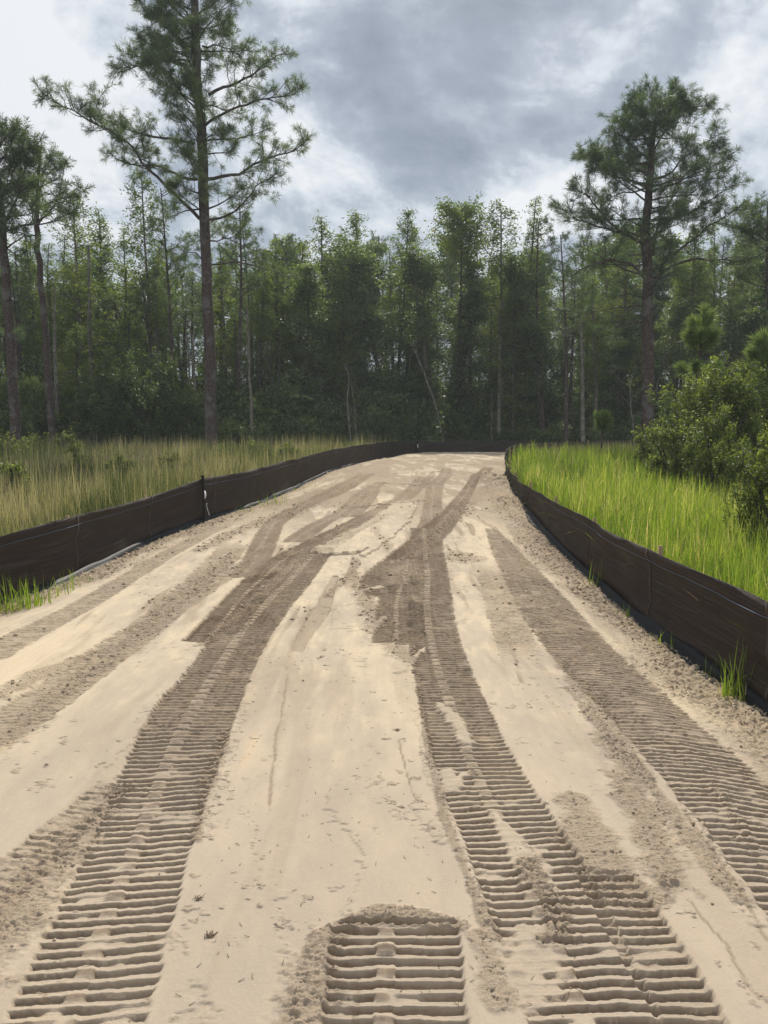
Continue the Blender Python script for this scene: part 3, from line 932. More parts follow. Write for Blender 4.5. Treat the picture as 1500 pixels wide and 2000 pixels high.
def silt_fence(name, label, path, tops, right, side, posts, seed):
    root = empty(name, (path[3][0], path[3][1], float(bottom_z(*path[3], right))), label, "silt fence", "black silt fences along the road")
    off = np.array(root.location)
    P, T = resample(path, tops, .12)
    seg = np.r_[0, np.cumsum(np.hypot(*np.diff(P, axis=0).T))]
    tang = np.gradient(P, axis=0); tang /= np.linalg.norm(tang, axis=1)[:, None]
    nrm = np.stack([tang[:, 1], -tang[:, 0]], 1) * side          # away from the road
    zb = bottom_z(P[:, 0], P[:, 1], right) - .06
    if path is LEFT:
        zb = np.where(P[:, 1] > 38, .56, zb)
    # stakes
    if posts is None:
        posts = list(np.arange(1.2, seg[-1], 2.45))
    sag = np.zeros(len(P))
    for i in range(len(posts) - 1):
        m = (seg >= posts[i]) & (seg <= posts[i + 1])
        u = (seg[m] - posts[i]) / (posts[i + 1] - posts[i])
        sag[m] = -4 * u * (1 - u) * (.004 + .009 * ((i * 37 + seed) % 5) / 5)
    T = T + sag + (vn(seg * 2.1, seg * 0, seed) - .5) * .006
    rows = 15
    us = np.linspace(0, 1, rows)
    V, hgt, run = [], [], []
    for u in us:
        belly = math.sin(u * math.pi) * .035
        wob = (vn(seg * 1.1, np.full_like(seg, u * 3.3), seed + 1) - .5) * .04 + (vn(seg * 2.2 + u * 3, np.full_like(seg, u * 8) - seg * .9, seed + 2) - .5) * .035 + (vn(seg * 1.4 - u * 2, np.full_like(seg, u * 15) + seg * .6, seed + 4) - .5) * .02
        dp = np.min(np.abs(seg[:, None] - np.array(posts)[None]), axis=1)
        wob = wob + np.exp(-dp / .28) * np.sin(u * 16 + seg * 7) * .010
        o = belly * (1 + 0 * seg) + wob
        z = zb + (T - zb) * u
        V.append(np.stack([P[:, 0] + nrm[:, 0] * o, P[:, 1] + nrm[:, 1] * o, z], 1))
        hgt.append(z * 0 + u * (T - zb)); run.append(seg)
    th = .006
    V2 = [v + np.c_[nrm * th, np.zeros(len(P))] for v in V]
    n = len(P)
    allv = np.concatenate(V + V2) - off
    idx = np.arange(rows * n).reshape(rows, n)
    a = np.stack([idx[:-1, :-1], idx[:-1, 1:], idx[1:, 1:], idx[1:, :-1]], -1).reshape(-1, 4)
    b = a[:, ::-1] + rows * n
    top = np.stack([idx[-1, :-1], idx[-1, 1:], idx[-1, 1:] + rows * n, idx[-1, :-1] + rows * n], -1)
    link_mesh("fabric", allv, [a, b, top], M_FABRIC, root, True, dict(hgt=np.concatenate(hgt * 2), run=np.concatenate(run * 2)))
    # coloured edge threads woven near the top
    fr = us[-3]
    zt = zb + (T - zb) * (1 - .125 / .8)
    belly = V[12]
    pts = np.stack([belly[:, 0] - nrm[:, 0] * .006, belly[:, 1] - nrm[:, 1] * .006, belly[:, 2]], 1) - off
    tt = Tubes(); tt.add([tuple(p) for p in pts], [.0021] * len(pts), 4)
    tt.build("thread", M_BLUE, root)
    # stakes behind
    for i, s in enumerate(posts):
        k = int(np.argmin(np.abs(seg - s)))
        x, y = P[k] + nrm[k] * .115
        top_ = T[k] + [.015, .05, -.02, .03, .0][(i + seed) % 5]
        st = boxes("stake", [(0, 0, (top_ + zb[k]) / 2 - .05, .036, .036, top_ - zb[k] + .1, math.atan2(tang[k][1], tang[k][0]))], M_WOOD, root)
        st.location = (x - off[0], y - off[1], -off[2])
        ks = slice(max(0, k - 0), k + 2)
        rowsV = []
        for v_ in V:
            a_ = v_[min(k, n - 2)] ; b_ = v_[min(k + 1, n - 1)]
            q_ = a_ + (b_ - a_) * .38
            sh = np.array([nrm[k][0], nrm[k][1], 0]) * -.004
            rowsV += [a_ + sh - off, q_ + sh - off]
        fq = [(2 * j, 2 * j + 1, 2 * j + 3, 2 * j + 2) for j in range(rows - 1)]
        sm_ = link_mesh("seam", rowsV, [np.array(fq)], M_SEAM, root)
        md = sm_.modifiers.new("thick", 'SOLIDIFY'); md.thickness = .002
        st.rotation_euler = (0.02 * math.sin(i * 3.1), 0.02 * math.cos(i * 1.7), 0)
    # loose bottom flap lying on the ground on the road side
    W = .11
    fv, nn = [], 5
    for j in range(nn):
        u = j / (nn - 1)
        wob = (vn(seg * 2.2, np.full_like(seg, j * 1.3), seed + 5))
        q = P - nrm * (u * W * (.4 + .8 * wob))[:, None]
        z = zb + .06 + .05 * (1 - u) ** 2 + .03 * wob * (1 - u) + .012
        gz = base(q[:, 0], q[:, 1])
        z = np.maximum(z * (1 - u) + (gz - .01 + .035 * (wob - .45)) * u, zb)
        fv.append(np.c_[q, z])
    fv = np.concatenate(fv) - off
    idx = np.arange(nn * n).reshape(nn, n)
    a = np.stack([idx[:-1, :-1], idx[1:, :-1], idx[1:, 1:], idx[:-1, 1:]], -1).reshape(-1, 4)
    f = link_mesh("bottom_flap", fv, [a], M_FLAP, root, True)
    md = f.modifiers.new("thick", 'SOLIDIFY'); md.thickness = .004
    return root, P, T, seg, nrm, zb, tang


fl_root, PL, TL, SL, NL, ZL, TGL = silt_fence("silt_fence", "dark silt fence with white tags curving along the meadow and across the crest", LEFT, LEFT_TOP, False, -1, None, 3)
fr_root, PR, TR_, SR, NR, ZR, TGR = silt_fence("silt_fence", "dark silt fence beside the bright green grass, bending away behind the crest", RIGHT, RIGHT_TOP, True, 1, None, 8)


def near_idx(P, px, guess):
    """fence sample seen at photo column px, near distance guess"""
    d = np.abs(P[:, 0] / np.maximum(P[:, 1], .1) - (px - 750) / FPX / math.cos(PITCH)) * 20 + np.abs(P[:, 1] - guess) * .12
    d[P[:, 1] < 1] = 99
    return int(np.argmin(d))


# roll ends: dark wrapped joint stakes with white labels
for px, g, lab in ((395, 14, 1), (813, 42, 1)):
    k = near_idx(PL, px, g)
    off = np.array(fl_root.location)
    p = np.array([*(PL[k] - NL[k] * .03), 0]) - off
    w_ = .05 if lab else .03
    zt, zb_ = TL[k] + (.06 if lab else .03), ZL[k]
    tb = Tubes()
    tb.add([(p[0], p[1], zb_ - off[2]), (p[0] + .01, p[1], (zb_ + zt) / 2 - off[2]), (p[0], p[1], zt - .03 - off[2]), (p[0] - .02, p[1], zt - off[2])], [w_ * .55, w_ * .5, w_ * .6, w_ * .75], 8)
    tb.build("joint_wrap", M_BLACK if lab else M_WOOD, fl_root)
    if lab:
        rz = math.atan2(TGL[k][1], TGL[k][0])
        sc = 1.0 if px < 500 else 1.5
        tv = Tubes()
        q = p - np.array([*NL[k], 0]) * .05 - np.array([*TGL[k], 0]) * .05
        # torn paper label, slightly curled
        lv, lf = [], []
        hs = [0, .05, .10, .15]
        ws = [.018, .03, .034, .02]
        for i, (hh, ww) in enumerate(zip(hs, ws)):
            for sgn in (-1, 1):
                pt = q + np.array([*TGL[k], 0]) * sgn * ww * sc + np.array([*NL[k], 0]) * (-.012 * math.sin(i * 1.3))
                lv.append((pt[0] + .004 * i, pt[1], zt - .42 + hh * sc - off[2]))
        for i in range(3): lf.append((2 * i, 2 * i + 1, 2 * i + 3, 2 * i + 2))
        o = link_mesh("label", lv, [np.array(lf)], M_WHITE, fl_root)
        md = o.modifiers.new("thick", 'SOLIDIFY'); md.thickness = .003
        if px < 500:
            tv.add([(q[0] + .04, q[1], zt - .50 - off[2]), (q[0] + .03, q[1], zt - .52 - off[2]), (q[0] + .045, q[1] - .01, zt - .60 - off[2]), (q[0] + .085, q[1] - .02, zt - .72 - off[2])], [.012, .006, .005, .006], 5)
            tv.build("tie", M_WHITE, fl_root)

# ------------------------------------------------------------------ grasses


def blades(pos, h, wdt, lean, tint, segs=3, droop=.5):
    """curved tapering grass blades as one vertex/face set"""
    n = len(pos)
    yaw = RNG.random(n) * 2 * math.pi
    face = yaw + math.pi / 2 + RNG.normal(0, .5, n)
    lv = []
    for k in range(segs + 1):
        u = k / segs
        r = lean * h * (u ** 1.8)
        z = h * (u - droop * lean * u ** 2.5)
        cx = pos[:, 0] + np.cos(yaw) * r
        cy = pos[:, 1] + np.sin(yaw) * r
        cz = pos[:, 2] + z
        ww = wdt * (1 - u ** 1.6) * .5 + .0004
        lv.append(np.stack([cx - np.cos(face) * ww, cy - np.sin(face) * ww, cz], 1))
        lv.append(np.stack([cx + np.cos(face) * ww, cy + np.sin(face) * ww, cz], 1))
    V = np.stack(lv, 1)      # n, 2(segs+1), 3
    m = 2 * (segs + 1)
    b = (np.arange(n) * m)[:, None]
    F = np.concatenate([np.concatenate([b + 2 * k, b + 2 * k + 1, b + 2 * k + 3, b + 2 * k + 2], 1) for k in range(segs)])
    return V.reshape(-1, 3), F, np.repeat(tint, m)


def merge(parts):
    V, F, T, b = [], [], [], 0
    for v, f, t in parts:
        V.append(v); F.append(f + b); T.append(t); b += len(v)
    return np.concatenate(V), np.concatenate(F), np.concatenate(T)


def scatter(n, x0, x1, y0, y1, dens):
    x = RNG.uniform(x0, x1, n); y = RNG.uniform(y0, y1, n)
    k = RNG.random(n) < dens(x, y)
    return x[k], y[k]


def right_grass():
    parts = []
    def dens(x, y):
        g = sstep(.16, .3, x - FR(y)) * (x < .56 * y + 2.2)
        g = g * np.clip(7.0 / y, .18, 1) ** 1.1
        return g * sstep(27, 24, y) * (.35 + fbm(x * 1.2, y * 1.2, 3))
    x, y = scatter(420000, 2.5, 17, 2.5, 27, dens)
    n = len(x)
    patch = fbm(x * .5, y * .5, 5)
    cl = fbm(x * 2.6, y * 2.6, 29)
    h = (.55 + .30 * patch + .45 * cl) * RNG.uniform(.45, 1.15, n) * np.interp(y, [2, 6, 12, 24], [.86, .88, .92, 1.0])
    tint = np.clip(.22 + .55 * RNG.random(n) + .7 * (patch - .5) + .9 * (cl - .5), 0, .84)
    dry = RNG.random(n) < .07 + .55 * sstep(.62, .72, fbm(x * .8, y * .8, 9)) * (RNG.random(n) < .55)
    tint[dry] = RNG.uniform(.86, 1, dry.sum())
    pos = np.stack([x, y, base(x, y) - .02], 1)
    wd = RNG.uniform(.007, .019, n) * np.interp(y, [4, 25], [.95, 2.2])
    parts.append(blades(pos, h, wd, np.abs(RNG.normal(.22, .2, n)), tint, 3))
    # arching broader leaves among the upright ones
    k = (RNG.random(n) < .16) & (x > FR(y) + .55)
    m = int(k.sum())
    parts.append(blades(pos[k] + np.c_[RNG.normal(0, .03, (m, 2)), np.zeros(m)], h[k] * 1.12, wd[k] * 1.55, np.abs(RNG.normal(.62, .25, m)), np.clip(tint[k] + RNG.normal(0, .15, m), 0, 1), 4, .75))
    k = (RNG.random(n) < .05) & (x > FR(y) + .4)
    m = int(k.sum())
    parts.append(blades(pos[k], h[k] * .8, wd[k], np.abs(RNG.normal(.4, .3, m)), RNG.uniform(.86, 1, m), 3, .8))
    # pale flopped clump by the bend in the fence
    m = 2600
    a = RNG.normal(0, 1, (m, 2))
    x = 3.25 + np.abs(a[:, 0]) * .35; y = 15.5 + a[:, 1] * 2.6
    k = x > FR(y) + .08
    x, y = x[k], y[k]
    m = len(x)
    parts.append(blades(np.stack([x, y, base(x, y)], 1), RNG.uniform(.5, .95, m), RNG.uniform(.012, .022, m), np.abs(RNG.normal(.55, .3, m)), RNG.uniform(.6, 1, m), 4, .8))
    v, f, t = merge(parts)
    o = link_mesh("tall_grass", v, [f], M_GRASS_R, None, False, dict(tint=t))
    tag(o, "tall bright green grass filling the field behind the fence up to the bushes", "grass", None, "stuff")


def left_grass():
    parts = []
    def dens(x, y):
        g = sstep(.08, .25, FL(y) - x) * (x > -.56 * y - 2.5)
        g = g * np.clip(11.0 / y, .25, 1)
        return g * (.4 + fbm(x * .9, y * .9, 3))
    x, y = scatter(420000, -24, 2, 5.5, 41, dens)
    n = len(x)
    patch = fbm(x * .35, y * .35, 15)
    fine = fbm(x * 1.5, y * 1.5, 17)
    h = (.40 + .85 * fine) * RNG.uniform(.4, 1.2, n) * np.interp(y, [6, 14, 24, 40], [.75, .85, 1.0, 1.05])
    tint = np.clip(2.0 * (patch - .5) + 1.1 * (fbm(x * 3, y * 3, 19) - .5) + .75 * RNG.random(n) + .19 - .5 * sstep(.55, .7, fine), 0, 1)
    pos = np.stack([x, y, base(x, y) - .02], 1)
    wd = RNG.uniform(.005, .011, n) * np.interp(y, [8, 36], [1.1, 3.0])
    parts.append(blades(pos, h, wd, np.abs(RNG.normal(.22, .2, n)), tint, 3))
    # sparse tall seed stems standing clear of the rest
    k = RNG.random(n) < .06 * (.4 + 1.6 * sstep(.45, .6, patch))
    m = int(k.sum())
    parts.append(blades(pos[k], RNG.uniform(1.0, 1.45, m) * np.interp(y[k], [6, 14, 40], [.7, .85, 1.0]), wd[k] * .8, np.abs(RNG.normal(.12, .1, m)), RNG.uniform(.65, 1, m), 3))
    v, f, t = merge(parts)
    o = link_mesh("meadow_grass", v, [f], M_GRASS_L, None, False, dict(tint=t))
    tag(o, "mixed tan and green meadow grass between the fence and the pines", "grass", None, "stuff")


def edge_grass():
    """grass strip at the foot of the forest behind the far fence"""
    n = 26000
    x = RNG.uniform(-2, 24, n)
    yf = np.interp(x, [-2, 1.8, 4.4, 9, 12, 18, 24], [37, 42.6, 44.6, 47.6, 49.6, 52, 53])
    y = yf + .3 + RNG.random(n) ** 1.3 * 4
    x2 = RNG.uniform(4.2, 20, n // 2)
    y2 = np.interp(x2, [4.2, 5.8, 8.4, 12.5, 17, 20], [25, 30, 36, 41, 44, 45]) - .3 - RNG.random(n // 2) * 9
    x = np.r_[x, x2]; y = np.r_[y, y2]
    n = len(x)
    parts = [blades(np.stack([x, y, base(x, y) - .02], 1), RNG.uniform(.35, 1.0, n), RNG.uniform(.02, .035, n), np.abs(RNG.normal(.25, .2, n)), np.clip(RNG.normal(.4, .22, n), 0, 1), 3)]
    v, f, t = merge(parts)
    o = link_mesh("edge_grass", v, [f], M_GRASS_L, None, False, dict(tint=t))
    tag(o, "rough grass at the foot of the forest beyond the far fence", "grass", None, "stuff")


right_grass()
left_grass()
edge_grass()


def tuft(name, x, y, n, hmax, label, green=True, spread=.06, z=None, wd=.011):
    root = empty(name, (x, y, float(base(x, y)) if z is None else z), label, "weed", "weeds growing at the foot of the fences")
    a = RNG.normal(0, spread, (n, 2))
    pos = np.c_[a, np.full(n, -.01)]
    h = hmax * RNG.uniform(.35, 1.0, n)
    t = RNG.uniform(.2, .75, n)
    v, f, tt = blades(pos, h, RNG.uniform(.5, 1, n) * wd, np.abs(RNG.normal(.22, .18, n)), t, 4, .7)
    link_mesh("leaves", v, [f], M_GRASS_R, root, False, dict(tint=tt))
    m = int(n * .8)
    a = RNG.normal(0, spread * 1.4, (m, 2))
    v, f, tt = blades(np.c_[a, np.full(m, -.01)], RNG.uniform(.2, .5, m) * hmax, RNG.uniform(.4, .7, m) * wd, np.abs(RNG.normal(.9, .4, m)), RNG.uniform(.85, 1, m), 4, .8)
    link_mesh("dry_leaves", v, [f], M_GRASS_R, root, False, dict(tint=tt))


def weed_at(px, py, n, h, label, spread=.06, wd=.011):
    x, y = ground_pt(px, py)
    tuft("grass_tuft", x, y, n, h, label, True, spread, road_z(x, y) - .01, wd)


weed_at(1432, 1362, 30, .48, "tallest green grass tuft with dry base at the foot of the right fence", .045, .014)
weed_at(1388, 1325, 16, .22, "low arching tuft next to the tallest tuft at the right fence", .05, .008)
weed_at(1300, 1262, 14, .22, "brownish grass tuft halfway between the tallest weed and the fence seam", .06, .009)
weed_at(1225, 1200, 10, .28, "thin weed with few upright blades at the fence seam near the green field", .06, .009)
weed_at(1165, 1145, 14, .45, "tall stemmed weed at the right fence foot, farthest up the road", .05, .010)
weed_at(20, 1195, 70, .50, "dense green weed clump at the left photo edge beside the dark fence", .14, .013)
weed_at(75, 1182, 46, .42, "green weed clump with arching blades next to the clump at the left photo edge", .12, .012)
weed_at(128, 1160, 22, .34, "smaller weed with spiky blades over the loose fence flap on the meadow side", .10, .010)
weed_at(165, 1140, 14, .30, "sparse weed, farthest up the road in the row at the near left fence", .10, .010)
weed_at(530, 985, 30, .45, "weed tuft in front of the fence midway along the meadow side", .22, .016)
weed_at(478, 1000, 18, .30, "low weeds at the fence foot just before the midway tuft on the meadow side", .25, .014)
weed_at(585, 958, 14, .25, "small weed by the flap just beyond the midway tuft on the meadow side", .2, .016)

# ------------------------------------------------------------------ trees


def needle_tuft_mesh(P, D, size, needles, wd, tint, spread=1.0):
    """radiating needle tufts at points P, heading D"""
    n = len(P)
    dirs = RNG.normal(0, 1, (n, needles, 3)) * spread * .78 + D[:, None, :]
    dirs /= np.linalg.norm(dirs, axis=2)[:, :, None] + 1e-9
    ln = size[:, None] * RNG.uniform(.65, 1.1, (n, needles))
    side = np.cross(dirs, RNG.normal(0, 1, (n, needles, 3)))
    side /= np.linalg.norm(side, axis=2)[:, :, None] + 1e-9
    b0 = P[:, None, :] - D[:, None, :] * size[:, None, None] * RNG.uniform(0, .5, (n, needles, 1))
    tip = b0 + dirs * ln[..., None]
    tip[..., 2] -= ln * .10
    mid = b0 + dirs * ln[..., None] * .5
    v = np.stack([b0 , mid - side * wd * .5, tip, mid + side * wd * .5], 2)    # n,needles,4,3
    N = n * needles
    F = np.arange(N * 4).reshape(N, 4)
    t = np.clip(np.repeat(tint, needles) + RNG.normal(0, .10, N), 0, 1)
    return v.reshape(-1, 3), F, np.repeat(t, 4)


def leaf_mesh(P, size, tint, aspect=.5, flat=.5):
    """folded diamond leaves at points P"""
    n = len(P)
    d = RNG.normal(0, 1, (n, 3)); d[:, 2] *= flat
    d /= np.linalg.norm(d, axis=1)[:, None]
    s = np.cross(d, RNG.normal(0, 1, (n, 3)) + np.array([0, 0, 1.2]))
    s /= np.linalg.norm(s, axis=1)[:, None] + 1e-9
    L = size[:, None]
    v = np.stack([P, P + d * L * .5 + s * L * aspect * .5, P + d * L, P + d * L * .5 - s * L * aspect * .5], 1)
    F = np.arange(n * 4).reshape(n, 4)
    return v.reshape(-1, 3), F, np.repeat(tint, 4)


def interp_poly(pts, u):
    pts = np.asarray(pts, float)
    seg = np.r_[0, np.cumsum(np.linalg.norm(np.diff(pts, axis=0), axis=1))]
    s = u * seg[-1]
    return np.stack([np.interp(s, seg, pts[:, i]) for i in range(3)], -1)


def wiggle(p0, d, L, n, bend=.0, jit=.08, rnd=random):
    pts = [Vector(p0)]
    d = Vector(d).normalized()
    for i in range(n):
        d = (d + Vector((rnd.gauss(0, jit), rnd.gauss(0, jit), rnd.gauss(0, jit) + bend))).normalized()
        pts.append(pts[-1] + d * (L / n))
    return pts


class Pine:
    def __init__(self, seed):
        self.r = random.Random(seed)
        self.w = Tubes()
        self.tp, self.td, self.tt = [], [], []

    def limb(self, pts, r0, sub=True, foliage=(0.3, 1.0), density=1.0, subL=1.5, sides=6):
        pts = [Vector(p) for p in pts]
        n = len(pts)
        self.w.add(pts, [r0 * (1 - .82 * i / (n - 1)) for i in range(n)], sides)
        L = sum((b - a).length for a, b in zip(pts[:-1], pts[1:]))
        k = max(2, int(L * 3.9 * density))
        for i in range(k):
            u = foliage[0] + (foliage[1] - foliage[0]) * ((i + self.r.random()) / k)
            p = Vector(interp_poly(pts, u))
            q = Vector(interp_poly(pts, min(1, u + .03))) - Vector(interp_poly(pts, max(0, u - .03)))
            if q.length < 1e-6: continue
            q.normalize()
            side = Vector((self.r.gauss(0, 1), self.r.gauss(0, 1), self.r.gauss(.25, .7)))
            d = (q * self.r.uniform(.5, 1.0) + side * .75).normalized()
            LL = subL * self.r.uniform(.35, 1.0) * (1.15 - .65 * u)
            tw = wiggle(p, d, LL, 4, .06, .18, self.r)
            self.w.add(tw, [r0 * .22 * (1 - .8 * j / 4) + .004 for j in range(5)], 4)
            self.twigs(tw, LL)
        self.twigs(pts[-2:], .8)

    def twigs(self, tw, LL):
        m = max(2, int(LL * 6.5))
        for j in range(m):
            v = .35 + .65 * (j + self.r.random()) / m
            pp = Vector(interp_poly(tw, min(v, 1)))
            dd = (tw[-1] - tw[0]).normalized()
            d2 = (dd * .7 + Vector((self.r.gauss(0, .8), self.r.gauss(0, .8), self.r.gauss(.35, .6)))).normalized()
            l2 = self.r.uniform(.08, .38)
            e = pp + d2 * l2
            if self.r.random() < .6: self.w.add([pp, e], [.007, .004], 3)
            self.tp.append(tuple(e)); self.td.append(tuple((d2 + Vector((0, 0, .25))).normalized())); self.tt.append(self.r.random())
        self.tp.append(tuple(tw[-1])); self.td.append(tuple((tw[-1] - tw[-2]).normalized())); self.tt.append(self.r.random())

    def needles(self, size=.26, needles=24, wd=.013, spread=1.0):
        P = np.array(self.tp); D = np.array(self.td); t = np.array(self.tt)
        sz = size * RNG.uniform(.75, 1.2, len(P))
        return needle_tuft_mesh(P, D, sz, needles, wd, .15 + .6 * t, spread)


def px3(px, py, d, dz=0):
    """point at forward distance d in the direction of a photo position"""
    v = dir_px(px, py)
    k = d / v.y
    return Vector((v.x * k, d, EYE + v.z * k))


def tree_root(name, loc, label, cat, group=None, rz=0):
    return empty(name, loc, label, cat, group, rz)


def hero_pine(label, trunk, limbs, D, seed, mat=M_BARK_P, extra=(), needle=(.27, 24, .014), group=None, density=1.0):
    """trunk: [(px,py,halfwidth px)], limbs: [(r, [(px,py)...], depth swing, foliage start)]"""
    pts = [px3(a, b, D) for a, b, _ in trunk]
    rad = [c * D / FPX for _, _, c in trunk]
    z0 = float(base(pts[0].x, D)) - .1
    pts[0].z = z0
    off = Vector((pts[0].x, D, z0))
    root = tree_root("pine_tree", off, label, "pine tree", group)
    P = Pine(seed)
    tp = [p - off for p in pts]
    us = np.linspace(0, 1, 26)
    fine = [Vector(interp_poly(tp, u)) for u in us]
    zc = [p.z for p in tp]
    fr = [float(np.interp(p.z, zc, rad)) for p in fine]
    fr[0] *= 1.35; fr[1] *= 1.05
    fine = [p + Vector((P.r.gauss(0, .02), P.r.gauss(0, .03), 0)) if 0 < i < 25 else p for i, p in enumerate(fine)]
    P.w.add(fine, fr, 14)
    for (r, pl, swing, f0, dn) in limbs:
        q = [px3(a, b, D) - off for a, b in pl]
        L = len(q)
        q = [v + Vector((0, swing * (i / (L - 1)), 0)) for i, v in enumerate(q)]
        s = [Vector(interp_poly(q, u)) for u in np.linspace(0, .90 if f0 < .8 else 1, max(5, L * 2))]
        s = [v + Vector((P.r.gauss(0, .03), P.r.gauss(0, .06), P.r.gauss(0, .03))) if i else v for i, v in enumerate(s)]
        P.limb(s, r * .72, True, (f0 * .8, 1.0), dn * density * 1.25)
    # limbs towards and away from the viewer, at irregular heights
    for (za, zb_, cnt, Lr, up, dn) in extra:
        for i in range(cnt):
            z = za + (zb_ - za) * (i + P.r.random()) / cnt
            a = P.r.choice([-1, 1]) * (math.pi / 2 + P.r.gauss(0, .95))
            px_ = float(np.interp(z, zc, [p.x for p in tp]))
            L = Lr * P.r.uniform(.6, 1.1)
            d = (math.cos(a), math.sin(a), up + P.r.gauss(0, .15))
            P.limb(wiggle((px_, 0, z), d, L, 6, .03, .12, P.r), .045, True, (.3, 1.0), dn)
    P.w.build("trunk", mat, root)
    v, f, t = P.needles(*needle)
    link_mesh("crown", v, [f], M_NEEDLE, root, False, dict(tint=t))
    return root


def c1(l): return [(a / 2, b / 2) for a, b in l]
def c2(l): return [(750 + a / 2, b / 2) for a, b in l]


hero_pine("very tall pine with spreading limbs whose top leaves the frame, behind the meadow",
          [(413, 872, 12), (411, 760, 11), (408, 640, 10), (402, 500, 9.5), (399, 420, 9.5), (393, 250, 9), (387, 190, 8.5), (383, 100, 8), (380, 0, 6.5), (382, -90, 4), (388, -170, 1.2)],
          [(.11, c1([(780, 855), (670, 745), (565, 655), (520, 580), (430, 520), (330, 470), (250, 430), (180, 385), (130, 370)]), -1.0, .42, 1.1),
           (.09, c1([(770, 700), (700, 685), (620, 645), (480, 630), (430, 600), (380, 570), (350, 540)]), .8, .45, .5),
           (.08, c1([(760, 560), (680, 540), (600, 525), (500, 500), (430, 480), (380, 430), (350, 330)]), .5, .3, 1.0),
           (.08, c1([(760, 300), (720, 265), (640, 240), (570, 262), (500, 290), (440, 300)]), -.5, .3, .9),
           (.07, c1([(745, 240), (650, 215), (570, 215), (520, 190), (470, 170)]), .8, .35, .8),
           (.07, c1([(740, 200), (690, 150), (640, 90), (590, 60), (550, 20)]), -.7, .25, 1.1),
           (.10, c1([(815, 370), (880, 335), (960, 290), (1010, 250), (1070, 200), (1130, 150)]), .6, .3, 1.1),
           (.09, c1([(800, 490), (850, 460), (960, 420), (1060, 400), (1150, 395), (1230, 360)]), -.8, .35, 1.0),
           (.11, c1([(800, 700), (850, 690), (930, 670), (1000, 630), (1060, 610), (1140, 585), (1230, 500)]), .4, .35, 1.0),
           (.08, c1([(800, 860), (900, 850), (960, 800), (1010, 745), (1070, 715), (1130, 690)]), -1.0, .3, .8),
           (.06, c1([(815, 1035), (900, 1022), (980, 1035), (1050, 1050), (1130, 1070)]), .3, .85, .3),
           (.05, c1([(800, 1010), (760, 985), (710, 980)]), .3, .9, .2),
           (.06, c1([(790, 180), (840, 165), (900, 180), (940, 200)]), .5, .3, 1.2),
           (.07, c1([(770, 60), (830, 0), (900, -60), (960, -80)]), .5, .2, 1.2),
           (.06, c1([(765, 90), (700, 20), (620, -40), (560, -60)]), .5, .2, 1.2),
           (.05, c1([(790, 560), (830, 545), (870, 560), (900, 590)]), -1.2, .2, 1.6),
           (.05, c1([(780, 640), (740, 620), (720, 600)]), -1.6, .2, 1.6),
           (.05, c1([(775, 400), (700, 380), (650, 350), (600, 350)]), -1.4, .2, 1.3),
           (.05, c1([(800, 950), (850, 930), (900, 900), (960, 880)]), 1.2, .2, 1.0),
           (.05, c1([(790, 830), (740, 790), (700, 760)]), -1.2, .2, 1.4),
           (.05, c1([(560, 540), (560, 620), (590, 650)]), 0, .1, .8),
           (.04, c1([(800, 1205), (790, 1215), (740, 1215)]), .3, .95, .1)],
          34, 5, extra=[(9.5, 13.5, 9, 2.4, .1, .8), (13.5, 17.5, 15, 2.8, .2, .9), (16.5, 21.2, 20, 2.5, .25, 1.0)], needle=(.31, 30, .0135))

